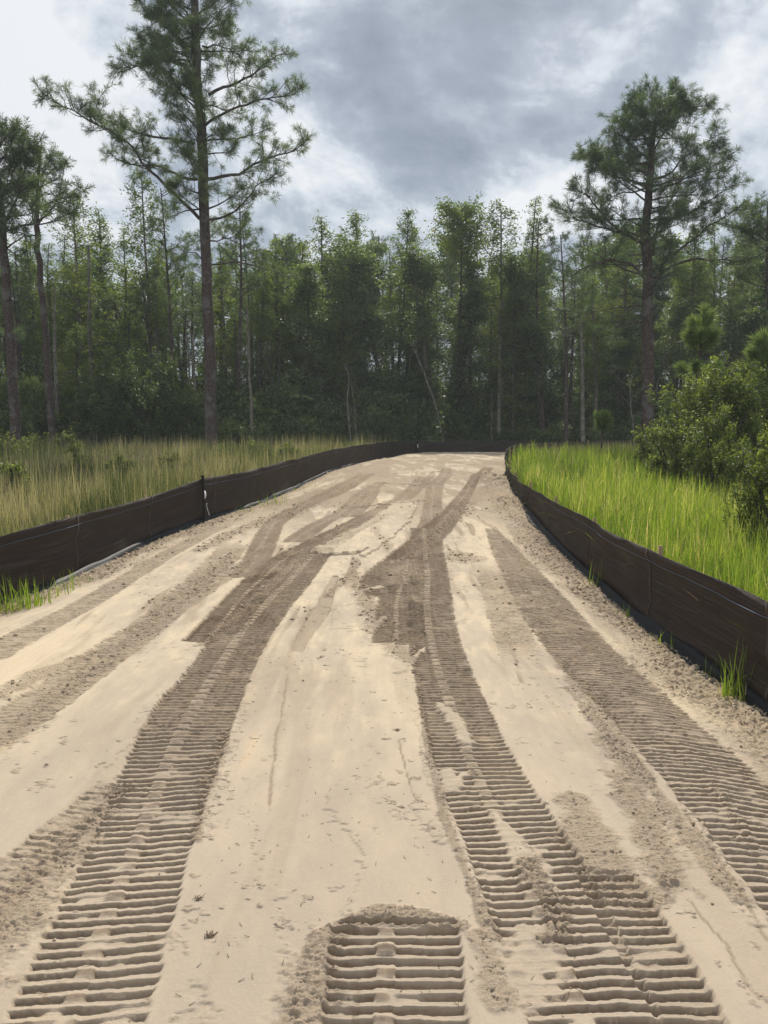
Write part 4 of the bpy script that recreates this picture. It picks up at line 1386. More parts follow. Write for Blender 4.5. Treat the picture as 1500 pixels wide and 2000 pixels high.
hero_pine("tall rounded pine rising alone behind the myrtle bushes, with long low limbs",
          [(1266, 835, 12.5), (1266, 700, 11), (1266, 540, 10), (1261, 450, 8.5), (1270, 350, 6.5), (1272, 280, 5), (1282, 240, 2.5), (1284, 222, 1)],
          [(.10, c2([(1015, 1080), (960, 1030), (870, 1015), (760, 1060), (660, 1115)]), -.5, .5, .5),
           (.10, c2([(1020, 950), (960, 920), (900, 870), (850, 810), (800, 740), (720, 700)]), .6, .35, 1.3),
           (.08, c2([(1010, 950), (930, 910), (830, 890), (740, 870), (640, 800)]), -.6, .35, 1.0),
           (.07, c2([(1035, 740), (960, 700), (930, 660), (870, 600), (770, 590)]), .6, .3, 1.3),
           (.07, c2([(1040, 700), (960, 650), (880, 640), (760, 660)]), -.8, .3, 1.2),
           (.10, c2([(1060, 1085), (1150, 1020), (1250, 1010), (1400, 1010), (1540, 990)]), .6, .55, .5),
           (.10, c2([(1045, 1060), (1150, 980), (1250, 890), (1350, 840), (1390, 790)]), -.6, .4, 1.1),
           (.09, c2([(1050, 1000), (1080, 850), (1150, 720), (1250, 610), (1380, 540)]), .4, .35, 1.1),
           (.08, c2([(1045, 860), (1160, 855), (1250, 800), (1380, 700)]), -.8, .3, 1.2),
           (.07, c2([(1050, 700), (1130, 670), (1230, 560), (1380, 470)]), .8, .3, 1.3),
           (.06, c2([(1050, 600), (1100, 500), (1200, 430), (1290, 430)]), -.5, .2, 1.5),
           (.06, c2([(1045, 560), (980, 480), (900, 440)]), .5, .2, 1.6),
           (.06, c2([(1045, 640), (960, 560), (850, 520)]), -.5, .2, 1.6),
           (.04, c2([(1066, 480), (1000, 440), (960, 430)]), .5, .1, 1.6),
           (.04, c2([(1066, 490), (1130, 450), (1180, 440)]), -.5, .1, 1.6),
           (.04, c2([(1070, 440), (1010, 415), (980, 400)]), .4, .1, 2.0),
           (.04, c2([(1075, 420), (1120, 400), (1150, 395)]), -.4, .1, 2.0),
           (.04, c2([(1075, 415), (1055, 390)]), .2, .1, 2.5),
           (.05, c2([(1015, 1160), (960, 1155), (900, 1162)]), -.4, .8, .2),
           (.05, c2([(1020, 1195), (880, 1205), (780, 1225), (740, 1210)]), .4, .75, .4),
           (.05, c2([(1015, 1260), (950, 1255), (910, 1290)]), .4, .9, .2),
           (.05, c2([(1050, 930), (1100, 900), (1180, 880)]), -1.4, .2, 1.4)],
          34, 9, extra=[(7.2, 9.8, 8, 3.6, .12, .6), (9.8, 12.0, 10, 3.6, .12, .55), (11.4, 12.9, 8, 3.2, .08, .55), (12.7, 13.8, 7, 2.4, .08, .65), (13.6, 14.5, 6, 1.4, .1, .9)], needle=(.31, 30, .0135))

hero_pine("stout purplish-barked pine, leftmost of the big pines",
          [(32, 860, 10), (22, 700, 9), (12, 560, 8.2), (4, 430, 7.5), (-6, 340, 6), (-14, 270, 4), (-16, 205, 1)],
          [(.09, [(5, 440), (22, 400), (36, 350), (48, 300)], .5, .4, 1.0),
           (.08, [(6, 452), (45, 441), (90, 441), (130, 430), (160, 415)], -.4, .55, .5),
           (.07, [(0, 400), (20, 330), (40, 290), (62, 270)], .8, .3, 1.5),
           (.06, [(-5, 330), (15, 280), (30, 245)], .3, .2, 1.8),
           (.07, [(-5, 360), (-50, 320), (-90, 300)], .3, .3, 1.3),
           (.06, [(-12, 290), (-40, 240), (-60, 230)], .3, .2, 1.5),
           (.05, [(14, 630), (-10, 640), (-40, 655)], -.3, .9, .1),
           (.04, [(22, 690), (35, 672), (42, 650)], -.2, .95, .1),
           (.05, [(8, 480), (35, 500), (60, 515)], -.2, .8, .3)],
          32, 13, extra=[(8.5, 12.6, 12, 2.0, .3, 1.4)], needle=(.30, 20, .019))

hero_pine("slender forked pine with open rounded crown beside the leftmost stout pine",
          [(104, 862, 7), (96, 760, 6.6), (85, 600, 6), (75, 500, 5.4), (71, 440, 5.2), (72, 380, 3.5), (76, 330, 2.2), (80, 285, .9)],
          [(.06, [(71, 440), (60, 410), (55, 380), (40, 350)], .4, .35, 1.2),
           (.06, [(71, 445), (95, 420), (115, 395), (130, 350), (135, 310)], -.4, .45, .8),
           (.05, [(72, 380), (90, 340), (105, 300)], .4, .25, 1.4),
           (.05, [(74, 400), (55, 340), (45, 310)], -.3, .3, 1.4),
           (.05, [(73, 460), (40, 455), (20, 450)], .2, .7, .4),
           (.05, [(75, 430), (100, 400), (140, 372), (155, 350)], .6, .6, .7)],
          36, 17, extra=[(10.5, 13.5, 10, 1.5, .6, 1.2)], needle=(.28, 18, .018))

hero_pine("broad dark pine cut off by the right photo edge, beyond the tall rounded pine",
          [(1512, 850, 9), (1508, 650, 8), (1502, 500, 6), (1500, 430, 3.5), (1502, 385, 1)],
          [(.06, [(1504, 560), (1470, 520), (1440, 500)], .3, .3, 1.3),
           (.06, [(1502, 500), (1470, 470), (1448, 440)], -.3, .3, 1.5),
           (.05, [(1501, 460), (1480, 420), (1470, 400)], .3, .2, 1.7),
           (.06, [(1503, 520), (1540, 470), (1570, 450)], .3, .3, 1.3),
           (.05, [(1504, 600), (1470, 590), (1440, 600)], .3, .3, 1.0)],
          38, 23, extra=[(7.5, 12.5, 12, 2.2, .4, 1.3)], needle=(.30, 18, .019))


# ---- prototypes for the forest behind

def cypress_proto(H, seed, wide=1.3, start=.38, dens=1.0, top=False):
    """slim tree with feathery sprays on short limbs"""
    r = random.Random(seed)
    W = Tubes(); LP, LT = [], []
    tr = wiggle((0, 0, -.1), (r.gauss(0, .015), r.gauss(0, .015), 1), H, 12, .05, .018, r)
    W.add(tr, [.017 * H * (.55) * (1 - .88 * i / 12) + .01 for i in range(13)], 7)
    nb = int(H * 5.0 * dens)
    for i in range(nb):
        u = start + (1 - start) * (i + r.random()) / nb
        p = Vector(interp_poly(tr, u))
        prof = math.sin(min(1, (1 - u) / (1 - start) * 1.5 + .10) * math.pi / 2)
        if top: prof = math.sin(min(1, (1 - u) * 3.2 + .25) * math.pi / 2) * (1 if u > .8 else .4)
        L = wide * prof * r.uniform(.45, 1.15) + .15
        a = r.uniform(0, 2 * math.pi)
        up = r.uniform(.1, .9)
        br = wiggle(p, (math.cos(a), math.sin(a), up), L, 4, .02, .15, r)
        W.add(br, [.018 * (1 - .75 * j / 4) + .004 for j in range(5)], 3)
        m = int((18 + 50 * L) * (1.0 if r.random() < .88 else .2))
        tn = r.random()
        for j in range(m):
            v = .25 + .75 * r.random()
            q = interp_poly(br, v) + np.array([r.gauss(0, .11), r.gauss(0, .11), r.gauss(-.03, .10)]) * (1 + .4 * L)
            LP.append(q); LT.append(.6 * tn + .4 * r.random())
    return W, np.array(LP), np.array(LT)


def broad_proto(H, seed, wide=1.7, start=.25, dens=1.0, clumps=34, lean=0):
    r = random.Random(seed)
    W = Tubes(); LP, LT = [], []
    stems = 1 if r.random() < .6 else 2
    for s in range(stems):
        tr = wiggle((s * .15, 0, -.1), (r.gauss(0, .05) + lean, r.gauss(0, .05), 1), H * (1 - .15 * s), 12, .04, .05, r)
        W.add(tr, [.010 * H * (1 - .85 * i / 12) + .01 for i in range(13)], 6)
        for i in range(clumps // stems):
            u = start + (1 - start) * r.random() ** .85
            p = Vector(interp_poly(tr, u))
            L = wide * r.uniform(.3, 1.0) * (1.15 - .75 * u)
            a = r.uniform(0, 2 * math.pi)
            br = wiggle(p, (math.cos(a), math.sin(a), r.uniform(.3, 1.1)), L, 5, .02, .2, r)
            W.add(br, [.022 * (1 - .8 * j / 5) + .005 for j in range(6)], 4)
            tn = r.random()
            for c in range(3):
                cc = interp_poly(br, r.uniform(.45, 1.0)) + np.array([r.gauss(0, .22), r.gauss(0, .22), r.gauss(0, .2)])
                rad = r.uniform(.22, .48)
                m = int(58 * dens * (rad / .35) ** 2)
                for j in range(m):
                    q = cc + np.array([r.gauss(0, 1), r.gauss(0, 1), r.gauss(0, .75)]) * rad * .62
                    LP.append(q); LT.append(.55 * tn + .45 * r.random())
    return W, np.array(LP), np.array(LT)


def shrub_proto(H, R, seed, n=4200, core=.3):
    r = random.Random(seed)
    g = np.random.default_rng(seed)
    W = Tubes(); LP, LT = [], []
    lobes = []
    for i in range(15):
        a = r.uniform(0, 2 * math.pi); q = R * math.sqrt(r.random()) * .85
        z = H * r.uniform(.2, .88) * (1 - .35 * q / R)
        lobes.append((q * math.cos(a), q * math.sin(a), z, R * r.uniform(.28, .5)))
        W.add(wiggle((q * .15 * math.cos(a), q * .15 * math.sin(a), -.05), (q * math.cos(a), q * math.sin(a), z), math.hypot(q, z), 5, 0, .1, r), [.03, .025, .02, .015, .01, .005], 4)
    for (x, y, z, rr) in lobes:
        m = n // 15
        d = g.normal(0, 1, (m, 3)); d /= np.linalg.norm(d, axis=1)[:, None]
        q = np.array([x, y, z]) + d * rr * (g.random((m, 1)) ** .45) * np.array([1, 1, .8]) * (1 + .2 * g.normal(0, 1, (m, 1)))
        tn = r.random()
        LP.append(q); LT.append(.5 * tn + .5 * g.random(m))
    P = np.concatenate(LP); T = np.concatenate(LT)
    k = P[:, 2] > .02
    return W, P[k], T[k]


def make_proto(name, cat, kind, W, LP, LT, bark, leafmat, lsize, aspect=.45, flat=.7, needle=None):
    root = empty(name, (0, 0, 0), "x", cat)
    W.build("trunk" if 'tree' in name else "stems", bark, root)
    if needle:
        v, f, t = needle
    else:
        v, f, t = leaf_mesh(LP, lsize * RNG.uniform(.6, 1.3, len(LP)), LT, aspect, flat)
    link_mesh("crown" if 'tree' in name else "foliage", v, [f], leafmat, root, False, dict(tint=t))
    return root


def copy_tree(root, loc, rz, sc, label, group, name=None):
    c = root.copy()
    C.objects.link(c)
    c.location = loc; c.rotation_euler = (0, 0, rz)
    c.scale = (sc[0], sc[0], sc[1])
    c['label'] = label
    if group: c['group'] = group
    for ch in root.children:
        k = ch.copy(); C.objects.link(k); k.parent = c
    return c


def pine_proto(H, seed, start=.55, wide=1.5, cnt=34):
    P = Pine(seed)
    tr = wiggle((0, 0, -.1), (P.r.gauss(0, .02), P.r.gauss(0, .02), 1), H, 14, .04, .02, P.r)
    P.w.add(tr, [.010 * H * (1 - .85 * i / 14) + .012 for i in range(15)], 8)
    for i in range(cnt):
        u = start + (1 - start) * (i + P.r.random()) / cnt
        p = interp_poly(tr, u)
        a = P.r.uniform(0, 2 * math.pi)
        prof = math.sin(min(1, (1 - u) / (1 - start) * 1.4 + .15) * math.pi / 2)
        P.limb(wiggle(p, (math.cos(a), math.sin(a), P.r.uniform(.15, .8)), wide * prof * P.r.uniform(.6, 1.1) + .2, 5, .04, .12, P.r), .035, True, (.3, 1), .65, .8, 4)
    return P.w, P.needles(.27, 11, .024)


PROTO = {}
hs = 15.0
for i, (sd_, wd_, st, dn) in enumerate([(1, 1.6, .22, 1.15), (2, 2.0, .36, 1.0), (3, 1.3, .18, 1.2), (4, 1.8, .42, 1.1)]):
    W, P_, T_ = cypress_proto(hs, sd_ * 7, wd_, st, dn)
    PROTO['cyp%d' % i] = make_proto("cypress_tree", "cypress tree", 0, W, P_, T_, M_BARK_G if i == 1 else M_BARK_D, M_CYP, .19, .33, .6)
for i, (sd_, wd_, st, dn, n_) in enumerate([(11, 1.7, .22, 1.0, 44), (12, 2.1, .35, 1.0, 48), (13, 1.5, .15, 1.1, 44)]):
    W, P_, T_ = broad_proto(13.0, sd_ * 5, wd_ * 1.1, st * .75, dn, int(n_ * 1.12))
    PROTO['brd%d' % i] = make_proto("broadleaf_tree", "broadleaf tree", 0, W, P_, T_, M_BARK_D if i != 2 else M_BARK_G, M_BROAD, .18, .5, .8)
for i, (sd_, st, wd_) in enumerate([(21, .5, 1.7), (22, .62, 1.4)]):
    W, nd = pine_proto(16.0, sd_, st, wd_)
    PROTO['pin%d' % i] = make_proto("pine_tree", "pine tree", 0, W, None, None, M_BARK_P, M_NEEDLE, 0, needle=nd)
W, P_, T_ = cypress_proto(15, 99, 2.9, .78, 1.0, True)
PROTO['flat'] = make_proto("cypress_tree", "cypress tree", 0, W, P_, T_, M_BARK_D, M_CYP, .22, .4, .6)
W, P_, T_ = cypress_proto(14, 55, .7, .55, .45)
PROTO['pole'] = make_proto("sapling_tree", "sapling", 0, W, P_, T_, M_BARK_G, M_CYP, .2, .4, .6)
for i, (h_, r_, s_) in enumerate([(3.6, 1.9, 31), (4.6, 1.7, 32), (2.4, 1.7, 33)]):
    W, P_, T_ = shrub_proto(h_, r_, s_, 6500)
    PROTO['shr%d' % i] = make_proto("understory_shrub", "shrub", 0, W, P_, T_, M_BARK_D, M_UNDER, .18, .5, .8)

ZONES = [(-200, 60, "behind the leftmost stout pine"), (60, 180, "right of the slender forked pine"), (180, 345, "above the bright green bush"),
         (345, 470, "behind the very tall pine"), (470, 600, "right of the very tall pine"), (600, 700, "left of the far fence joint"),
         (700, 830, "over the far fence joint"), (830, 960, "left of the right fence bend"), (960, 1090, "over the right fence bend"),
         (1090, 1215, "left of the rounded pine trunk"), (1215, 1330, "behind the rounded pine trunk"), (1330, 1900, "right of the rounded pine")]


def zone(px):
    for a, b, s in ZONES:
        if a <= px < b: return s
    return ZONES[-1][2]


KIND = {'cyp': ("feathery green slender", "cypress"), 'brd': ("grey-green leafy", "broadleaf tree"), 'pin': ("dark needled", "pine"), 'flat': ("flat-topped", "cypress"),
        'pole': ("thin pale-stemmed", "sapling"), 'shr': ("dark leafy", "shrub")}
def front_y(px):
    return float(np.interp(px, [-300, 500, 700, 900, 1200, 1700], [38.5, 39.5, 45, 48.5, 48, 44]))

used = {}
PEND = []
ORD = ['first', 'second', 'third', 'fourth', 'fifth', 'sixth', 'seventh', 'eighth', 'ninth', 'tenth', 'eleventh', 'twelfth', 'thirteenth', 'fourteenth', 'fifteenth', 'sixteenth', 'seventeenth', 'eighteenth', 'nineteenth', 'twentieth']


def plant(key, px, d, H=None, top=None, label=None, wide=1.0, rz=None):
    x = (px - 750) / FPX * d * 1.0
    z = float(base(x, d)) - .05
    p = PROTO[key]
    h0 = {'cyp': 15, 'brd': 13, 'pin': 16, 'flat': 15, 'pole': 14}.get(key[:3] if key[:3] in ('cyp', 'brd', 'pin') else key, None)
    if h0 is None: h0 = [3.6, 4.6, 2.4][int(key[3])]
    if top is not None:
        H = px3(px, top, d).z - z
    sz = H / h0
    rz = random.uniform(0, 6.28) if rz is None else rz
    k = key[:3] if key[:3] in KIND else key
    zn = zone(px)
    if label is None:
        a, b = KIND[k]
        lay = "front row" if d < front_y(px) + 4.5 else ("middle rows" if d < front_y(px) + 14 else "back rows")
        label = f"{a} {b}, {lay}, {zn}"
        grp = f"{b} trees {zn}, {lay}" if b not in ('sapling', 'shrub') else f"{b}s {zn}, {lay}"
        grp = grp.replace('tree trees', 'trees')
        PEND.append((label, px, None))
    else:
        grp = None
    used[key] = used.get(key, 0) + 1
    o = copy_tree(p, (x, d, z), rz, ((.55 * sz + .45) * wide, sz), label, grp)
    if grp:
        PEND[-1] = (label, px, o, H)
    return o


# trees that make the skyline
SKY = [('cyp1', 165, 44, 372, "cypress with drooping top just right of the slender forked pine", 1.1),
       ('cyp0', 215, 50, 410, "short-topped cypress just right of the drooping-topped cypress", 1),
       ('cyp1', 306, 42, 338, "tall bare-sided cypress with pale lower trunk left of the very tall pine", .95),
       ('cyp2', 130, 52, 455, None, 1), ('cyp0', 255, 54, 450, None, 1),
       ('pin0', 345, 40, 360, "dark dense pine directly left of the very tall pine trunk", .8),
       ('pin1', 455, 41, 395, "dark pine with drooping sprays just right of the very tall pine trunk", .9),
       ('pin0', 500, 46, 430, None, .8), ('pin1', 540, 48, 468, None, .8), ('pin0', 580, 52, 460, None, .8),
       ('cyp0', 635, 50, 425, "loose pale-topped cypress on the skyline right of the open sky gap", 1.2),
       ('cyp2', 655, 56, 455, None, 1), ('cyp1', 710, 53, 412, "broad-topped cypress on the skyline left of the dark spire", 1.2),
       ('cyp3', 778, 55, 408, "dark narrow spire of a cypress on the centre skyline", .9),
       ('cyp0', 805, 56, 430, "small spire beside the dark narrow spire on the centre skyline", .8),
       ('flat', 893, 50, 410, None, .95), ('cyp1', 980, 48, 398, "rounded cypress top right of the flat-topped cypress", 1.1),
       ('cyp2', 1020, 50, 386, "tallest slim cypress top left of the rounded pine crown", 1.0), ('pin1', 1062, 48, 430, None, .9),
       ('pin0', 1105, 46, 455, None, .9), ('cyp0', 1140, 52, 480, None, 1), ('cyp1', 1200, 50, 470, None, 1), ('cyp0', 1340, 48, 440, None, 1.1),
       ('cyp2', 1385, 50, 430, "thin cypress spire between the rounded pine and the cut-off pine", .8), ('brd1', 1430, 46, 480, None, 1.2), ('pin1', 1460, 50, 455, None, 1),
       ('cyp1', 20, 46, 460, None, 1.1), ('cyp3', 60, 48, 470, None, 1), ('cyp0', -40, 44, 430, None, 1.1),
       ('brd0', 690, 48, 490, None, 1.2), ('brd1', 760, 49, 480, None, 1.3), ('brd2', 840, 48, 500, None, 1.3), ('brd0', 930, 49, 490, None, 1.2), ('brd1', 640, 49, 510, None, 1.2),
       ('brd2', 590, 47, 540, None, 1.1), ('cyp0', 1000, 47.5, 500, None, 1.2), ('brd1', 1060, 48, 520, None, 1.2), ('cyp1', 1160, 47, 540, None, 1.1)]
SKY = [(a, b, c, d, (l or ("flat-topped cypress standing clear of the skyline beyond the crest" if a == 'flat' else None)), wdt) for a, b, c, d, l, wdt in SKY]
for key, px, d, top, lab, wdt in SKY:
    plant(key, px, d, None, top, lab, wdt)




rr = random.Random(42)
# filling the forest, front to back
for d_off, step, tops in ((2.0, 58, (500, 640)), (6, 46, (460, 580)), (11, 48, (450, 550)), (17, 50, (455, 550)), (25, 58, (470, 560))):
    px = -190 + rr.random() * 40
    while px < 1690:
        d = front_y(px) + d_off + rr.uniform(-1.6, 1.6)
        left = px < 560
        q = rr.random()
        if left: key = 'cyp%d' % rr.randrange(4) if q < .6 else ('pin%d' % rr.randrange(2) if q < .85 else ('pole' if q < .93 else 'brd%d' % rr.randrange(3)))
        elif px < 1100: key = 'brd%d' % rr.randrange(3) if q < .70 else ('cyp%d' % rr.randrange(4) if q < .93 else ('pole' if q < .96 else 'pin1'))
        else: key = 'cyp%d' % rr.randrange(4) if q < .5 else ('brd%d' % rr.randrange(3) if q < .75 else 'pin%d' % rr.randrange(2))
        gap = 35 if 815 < px < 870 else 0
        plant(key, px, d, None, rr.uniform(*tops) + gap, None, rr.uniform(.85, 1.45))
        px += step * rr.uniform(.65, 1.35)

# understory
for d_off, step, (h0, h1) in ((-.5, 50, (1.8, 3.2)), (1.5, 46, (3.0, 4.6)), (4, 48, (4.0, 6.0)), (9, 60, (5, 7)), (16, 80, (5, 7))):
    px = -160 + rr.random() * 40
    while px < 1660:
        d = front_y(px) + d_off + rr.uniform(-.8, .8)
        plant('shr%d' % rr.randrange(3), px, d, rr.uniform(h0, h1), None, None, rr.uniform(.85, 1.15))
        px += step * rr.uniform(.7, 1.3)

# look-alikes in the rows one can see are told apart by their order from the left
byl = {}
for e in PEND: byl.setdefault(e[0], []).append(e)
for lab, es in byl.items():
    for e in es:
        if not -60 <= e[1] <= 1560: e[2]['label'] = lab + (", past the left edge" if e[1] < 0 else ", past the right edge")
    es = sorted([e for e in es if -60 <= e[1] <= 1560], key=lambda e: e[1])
    if len(es) < 2 or len(es) > 20: continue
    for i, e in enumerate(es):
        hh = ''
        e[2]['label'] = f"{ORD[i]} from the left, {lab}"

# take the prototypes out again (the copies keep their meshes)
for root in list(PROTO.values()):
    for ch in list(root.children): bpy.data.objects.remove(ch)
    bpy.data.objects.remove(root)


# pale and leaning stems that catch the eye
def bare_stem(label, pts, D, r0, cat="dead tree", name="dead_tree", mat=M_BARK_PALE):
    q = [px3(a, b, D) for a, b in pts]
    z0 = float(base(q[0].x, D))
    q[0].z = z0 - .05
    off = q[0].copy()
    root = tree_root(name, off, label, cat)
    P = Tubes()
    rg = random.Random(int(pts[0][0]))
    loc = [v - off for v in q]
    fine = [Vector(interp_poly(loc, u)) + Vector((rg.gauss(0, .015), rg.gauss(0, .02), 0)) for u in np.linspace(0, 1, 12)]
    P.add(fine, [r0 * (1 - .6 * i / 11) for i in range(12)], 7)
    P.build("trunk", mat, root)
    B = Tubes()
    for i in range(7):
        p = interp_poly(loc, rg.uniform(.45, 1))
        B.add(wiggle(p, (rg.gauss(0, 1), rg.gauss(0, 1), .6), rg.uniform(.3, 1.0), 4, .02, .2, rg), [.018, .014, .01, .007, .004], 4)
    B.build("crown", mat, root)


bare_stem("bare pale trunk leaning left in front of the forest over the far fence", [(872, 850), (850, 790), (825, 720), (802, 670)], 45.9, .085)
bare_stem("fallen thin pale stem resting low beside the leaning pale trunk", [(812, 850), (790, 826), (775, 814)], 45.7, .05)
bare_stem("straight pale grey trunk next to the slender forked pine", [(113, 862), (110, 770), (107, 650), (106, 560)], 37.5, .12)
bare_stem("straight pale thin trunk a little right of the very tall pine", [(492, 856), (489, 760), (485, 680), (482, 600)], 38, .10)
bare_stem("pale mottled trunk standing behind the bright green bush", [(309, 860), (307, 700), (305, 600), (303, 520)], 41.5, .19)
bare_stem("pair of pale grey stems rising close left of the very tall pine, right stem", [(383, 858), (380, 760), (376, 650)], 38.5, .10)
bare_stem("pair of pale grey stems rising close left of the very tall pine, left stem", [(371, 858), (370, 760), (367, 660)], 38.6, .08)
bare_stem("twisted pale trunk with flared foot behind the far meadow corner", [(688, 872), (682, 830), (678, 780), (681, 740), (674, 710)], 41, .065)
bare_stem("thin crooked pale stem beside the flared pale trunk", [(698, 868), (694, 810), (688, 760), (684, 730)], 41.5, .04)
bare_stem("straight grey trunk standing just over the bend of the right fence", [(974, 862), (975, 800), (976, 700), (977, 600)], 47.5, .16)
bare_stem("thin pale upright stem left of the straight grey trunk at the fence bend", [(961, 862), (960, 820), (961, 760)], 47, .05)
bare_stem("pale bent stem behind the smallest young pine, left of the rounded pine trunk", [(1245, 832), (1232, 790), (1229, 745), (1236, 735)], 33, .045)
bare_stem("grey trunk with crooked foot between the fence bend and the smallest young pine", [(1140, 850), (1138, 790), (1137, 700), (1134, 620)], 45, .15)
bare_stem("tall straight grey trunk left of the green bush behind the meadow", [(180, 860), (178, 760), (175, 640), (172, 480)], 43, .17)
bare_stem("dark thin trunk midway between the very tall pine and the flared pale trunk", [(548, 858), (547, 760), (546, 640)], 42, .07, "tree", "bare_tree", M_BARK_D)
bare_stem("dark thin trunk just right of the straight pale thin trunk", [(531, 858), (531, 760), (530, 660)], 42, .06, "tree", "bare_tree", M_BARK_D)


# ---- nearer bushes and young pines
def bush(label, px, py_top, d, R, H, seed, n=16000, lsize=.06, mat=M_MYRTLE, cat="bush", aspect=.42, sparse=None, name="myrtle_bush", cl=46):
    x = (px - 750) / FPX * d
    z = float(base(x, d))
    if H is None: H = px3(px, py_top, d).z - z
    g = np.random.default_rng(seed); r = random.Random(seed)
    root = empty(name, (x, d, z), label, cat)
    W = Tubes(); LP, LT = [], []
    for i in range(cl):
        a = r.uniform(0, 2 * math.pi); el_ = r.random()
        rr_ = R * (.35 + .65 * r.random()) * math.sqrt(max(.05, 1 - (el_ * .92) ** 2))
        zz = H * (.12 + .82 * el_)
        c = np.array([rr_ * math.cos(a), rr_ * math.sin(a), zz * (1 if r.random() < .8 else .5)])
        L = float(np.linalg.norm(c))
        pts = wiggle((c[0] * .08, c[1] * .08, 0), c, L, 6, 0, .07, r)
        W.add(pts, [.03, .025, .02, .015, .011, .008, .004], 4)
        tn = r.random()
        for s in range(9):
            tip = np.array(pts[-1]) + g.normal(0, 1, 3) * R * .15
            ax = g.normal(0, 1, 3) * .5 + c / L + np.array([0, 0, .7]); ax /= np.linalg.norm(ax)
            Ls = R * r.uniform(.14, .28)
            W.add([tuple(tip - ax * Ls * .6), tuple(tip + ax * Ls)], [.005, .002], 3)
            m = max(4, n // (cl * 9))
            u = g.random(m)
            q = tip - ax * Ls * .6 + ax * (u * Ls * 1.6)[:, None] + g.normal(0, 1, (m, 3)) * R * .03
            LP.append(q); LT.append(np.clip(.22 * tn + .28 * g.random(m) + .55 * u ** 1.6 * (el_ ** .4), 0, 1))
    P = np.concatenate(LP); T = np.concatenate(LT)
    k = P[:, 2] > .03
    P, T = P[k], T[k]
    W.build("stems", M_BARK_D, root)
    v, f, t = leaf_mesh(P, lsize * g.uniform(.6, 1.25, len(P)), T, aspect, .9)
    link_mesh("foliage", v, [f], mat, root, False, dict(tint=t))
    return root


bush("large dark wax myrtle bush mass in front of the rounded pine", 1398, 722, 18.5, 1.2, None, 101, 34000, .075, cl=80)
bush("low rounded myrtle bush at the left foot of the large dark bush", 1325, 800, 17.2, .62, None, 102, 9000, .065)
bush("rounded green bush in front of the large dark myrtle, above the bright grass", 1395, 808, 15.0, .72, None, 103, 15000, .06)
bush("tall bush behind the large dark myrtle at the right photo edge", 1505, 730, 19.5, 1.1, None, 104, 16000, .07)
bush("nearest leafy shrub with yellow-green tips, cut by the right photo edge", 1545, 832, 9.6, .66, None, 105, 26000, .042, cl=60)
bush("pale tipped low bush left of the large dark myrtle, behind the tall grass", 1275, 835, 20, .55, None, 106, 8000, .065)
bush("bright green rounded bush before the forest, left of the very tall pine", 270, 700, 37.5, 2.3, None, 107, 30000, .13, M_UNDER, aspect=.55, name="green_bush", cl=60)
bush("bright leafy bush behind the trunk of the stout pine at the left edge", 62, 735, 37, 1.4, None, 108, 14000, .12, M_UNDER, aspect=.55, name="green_bush")
bush("dark bush under the very tall pine on its left side", 360, 770, 37.6, 1.5, None, 109, 14000, .12, M_UNDER, aspect=.55, name="green_bush")
for i, (px, pt, d, R, lab) in enumerate([(20, 845, 26, .7, "leafy weed clump rising from the meadow at the left photo edge"), (80, 850, 28, .8, "broad leafy weed clump in the meadow under the two left pines"),
                                         (130, 848, 29, .6, "pale flowered weed clump in the meadow below the pale grey trunk"), (150, 872, 22, .5, "low green weed clump in the meadow closest to the left fence"),
                                         (560, 868, 27, .45, "small flowering weed by the left fence, right of the very tall pine"), (505, 862, 31, .6, "brownish weed clump in the meadow behind the small flowering weed"),
                                         (235, 885, 20, .35, "narrow leafy weed in the middle of the meadow, left of the very tall pine"), (340, 880, 22, .4, "bushy weed in the meadow between the very tall pine and the fence joint"),
                                         (30, 905, 16, .35, "leafy weed near the left photo edge, in front of the meadow clumps"), (440, 868, 28, .5, "low bushy weed in the meadow at the foot of the very tall pine")]):
    bush(lab, px, pt, d, R, None, 120 + i, 2200, .07, M_MYRTLE, "weed clump", .5, name="weed_clump", cl=22)


def young_pine(label, px, top, d, whorls, seed, nl=.30, spread=.9, wd=.008, needles=70):
    x = (px - 750) / FPX * d
    z = float(base(x, d))
    H = px3(px, top, d).z - z
    r = random.Random(seed)
    root = empty("young_pine", (x, d, z), label, "young pine")
    W = Tubes()
    tr = wiggle((0, 0, -.05), (r.gauss(0, .03), 0, 1), H - nl * .6, 8, .03, .02, r)
    W.add(tr, [.05 * (1 - .7 * i / 8) for i in range(9)], 7)
    TP, TD = [], []
    def shaft(p0, p1, k):
        p0, p1 = np.array(p0), np.array(p1)
        dd = (p1 - p0) / (np.linalg.norm(p1 - p0) + 1e-9)
        for j in range(k):
            TP.append(p0 + (p1 - p0) * (j + r.random()) / k); TD.append(dd)
    shaft(tr[-2], tr[-1], 6)
    for k in range(6):
        a = k * 2.4 + r.random()
        sh = wiggle(tr[-3 + (k % 2)], (math.cos(a), math.sin(a), .9), (.30 + .25 * r.random()) * nl / .36, 4, .12, .1, r)
        W.add(sh, [.013, .011, .01, .008, .006], 4)
        shaft(sh[2], sh[4], 4)
    for (u, L, n_) in whorls:
        p = Vector(interp_poly(tr, u))
        a0 = r.uniform(0, 6)
        for k in range(n_):
            a = a0 + k * 2 * math.pi / n_ + r.gauss(0, .2)
            br = wiggle(p, (math.cos(a), math.sin(a), .35), L, 5, .16, .05, r)
            W.add(br, [.02, .017, .014, .012, .01, .008], 5)
            shaft(br[3], br[-1], int(4 + L * 6))
    W.build("trunk", M_BARK_P, root)
    v, f, t = needle_tuft_mesh(np.array(TP), np.array(TD), nl * RNG.uniform(.8, 1.15, len(TP)), needles, wd, RNG.uniform(.2, .8, len(TP)), spread)
    link_mesh("crown", v, [f], M_NEEDLE_Y, root, False, dict(tint=t))


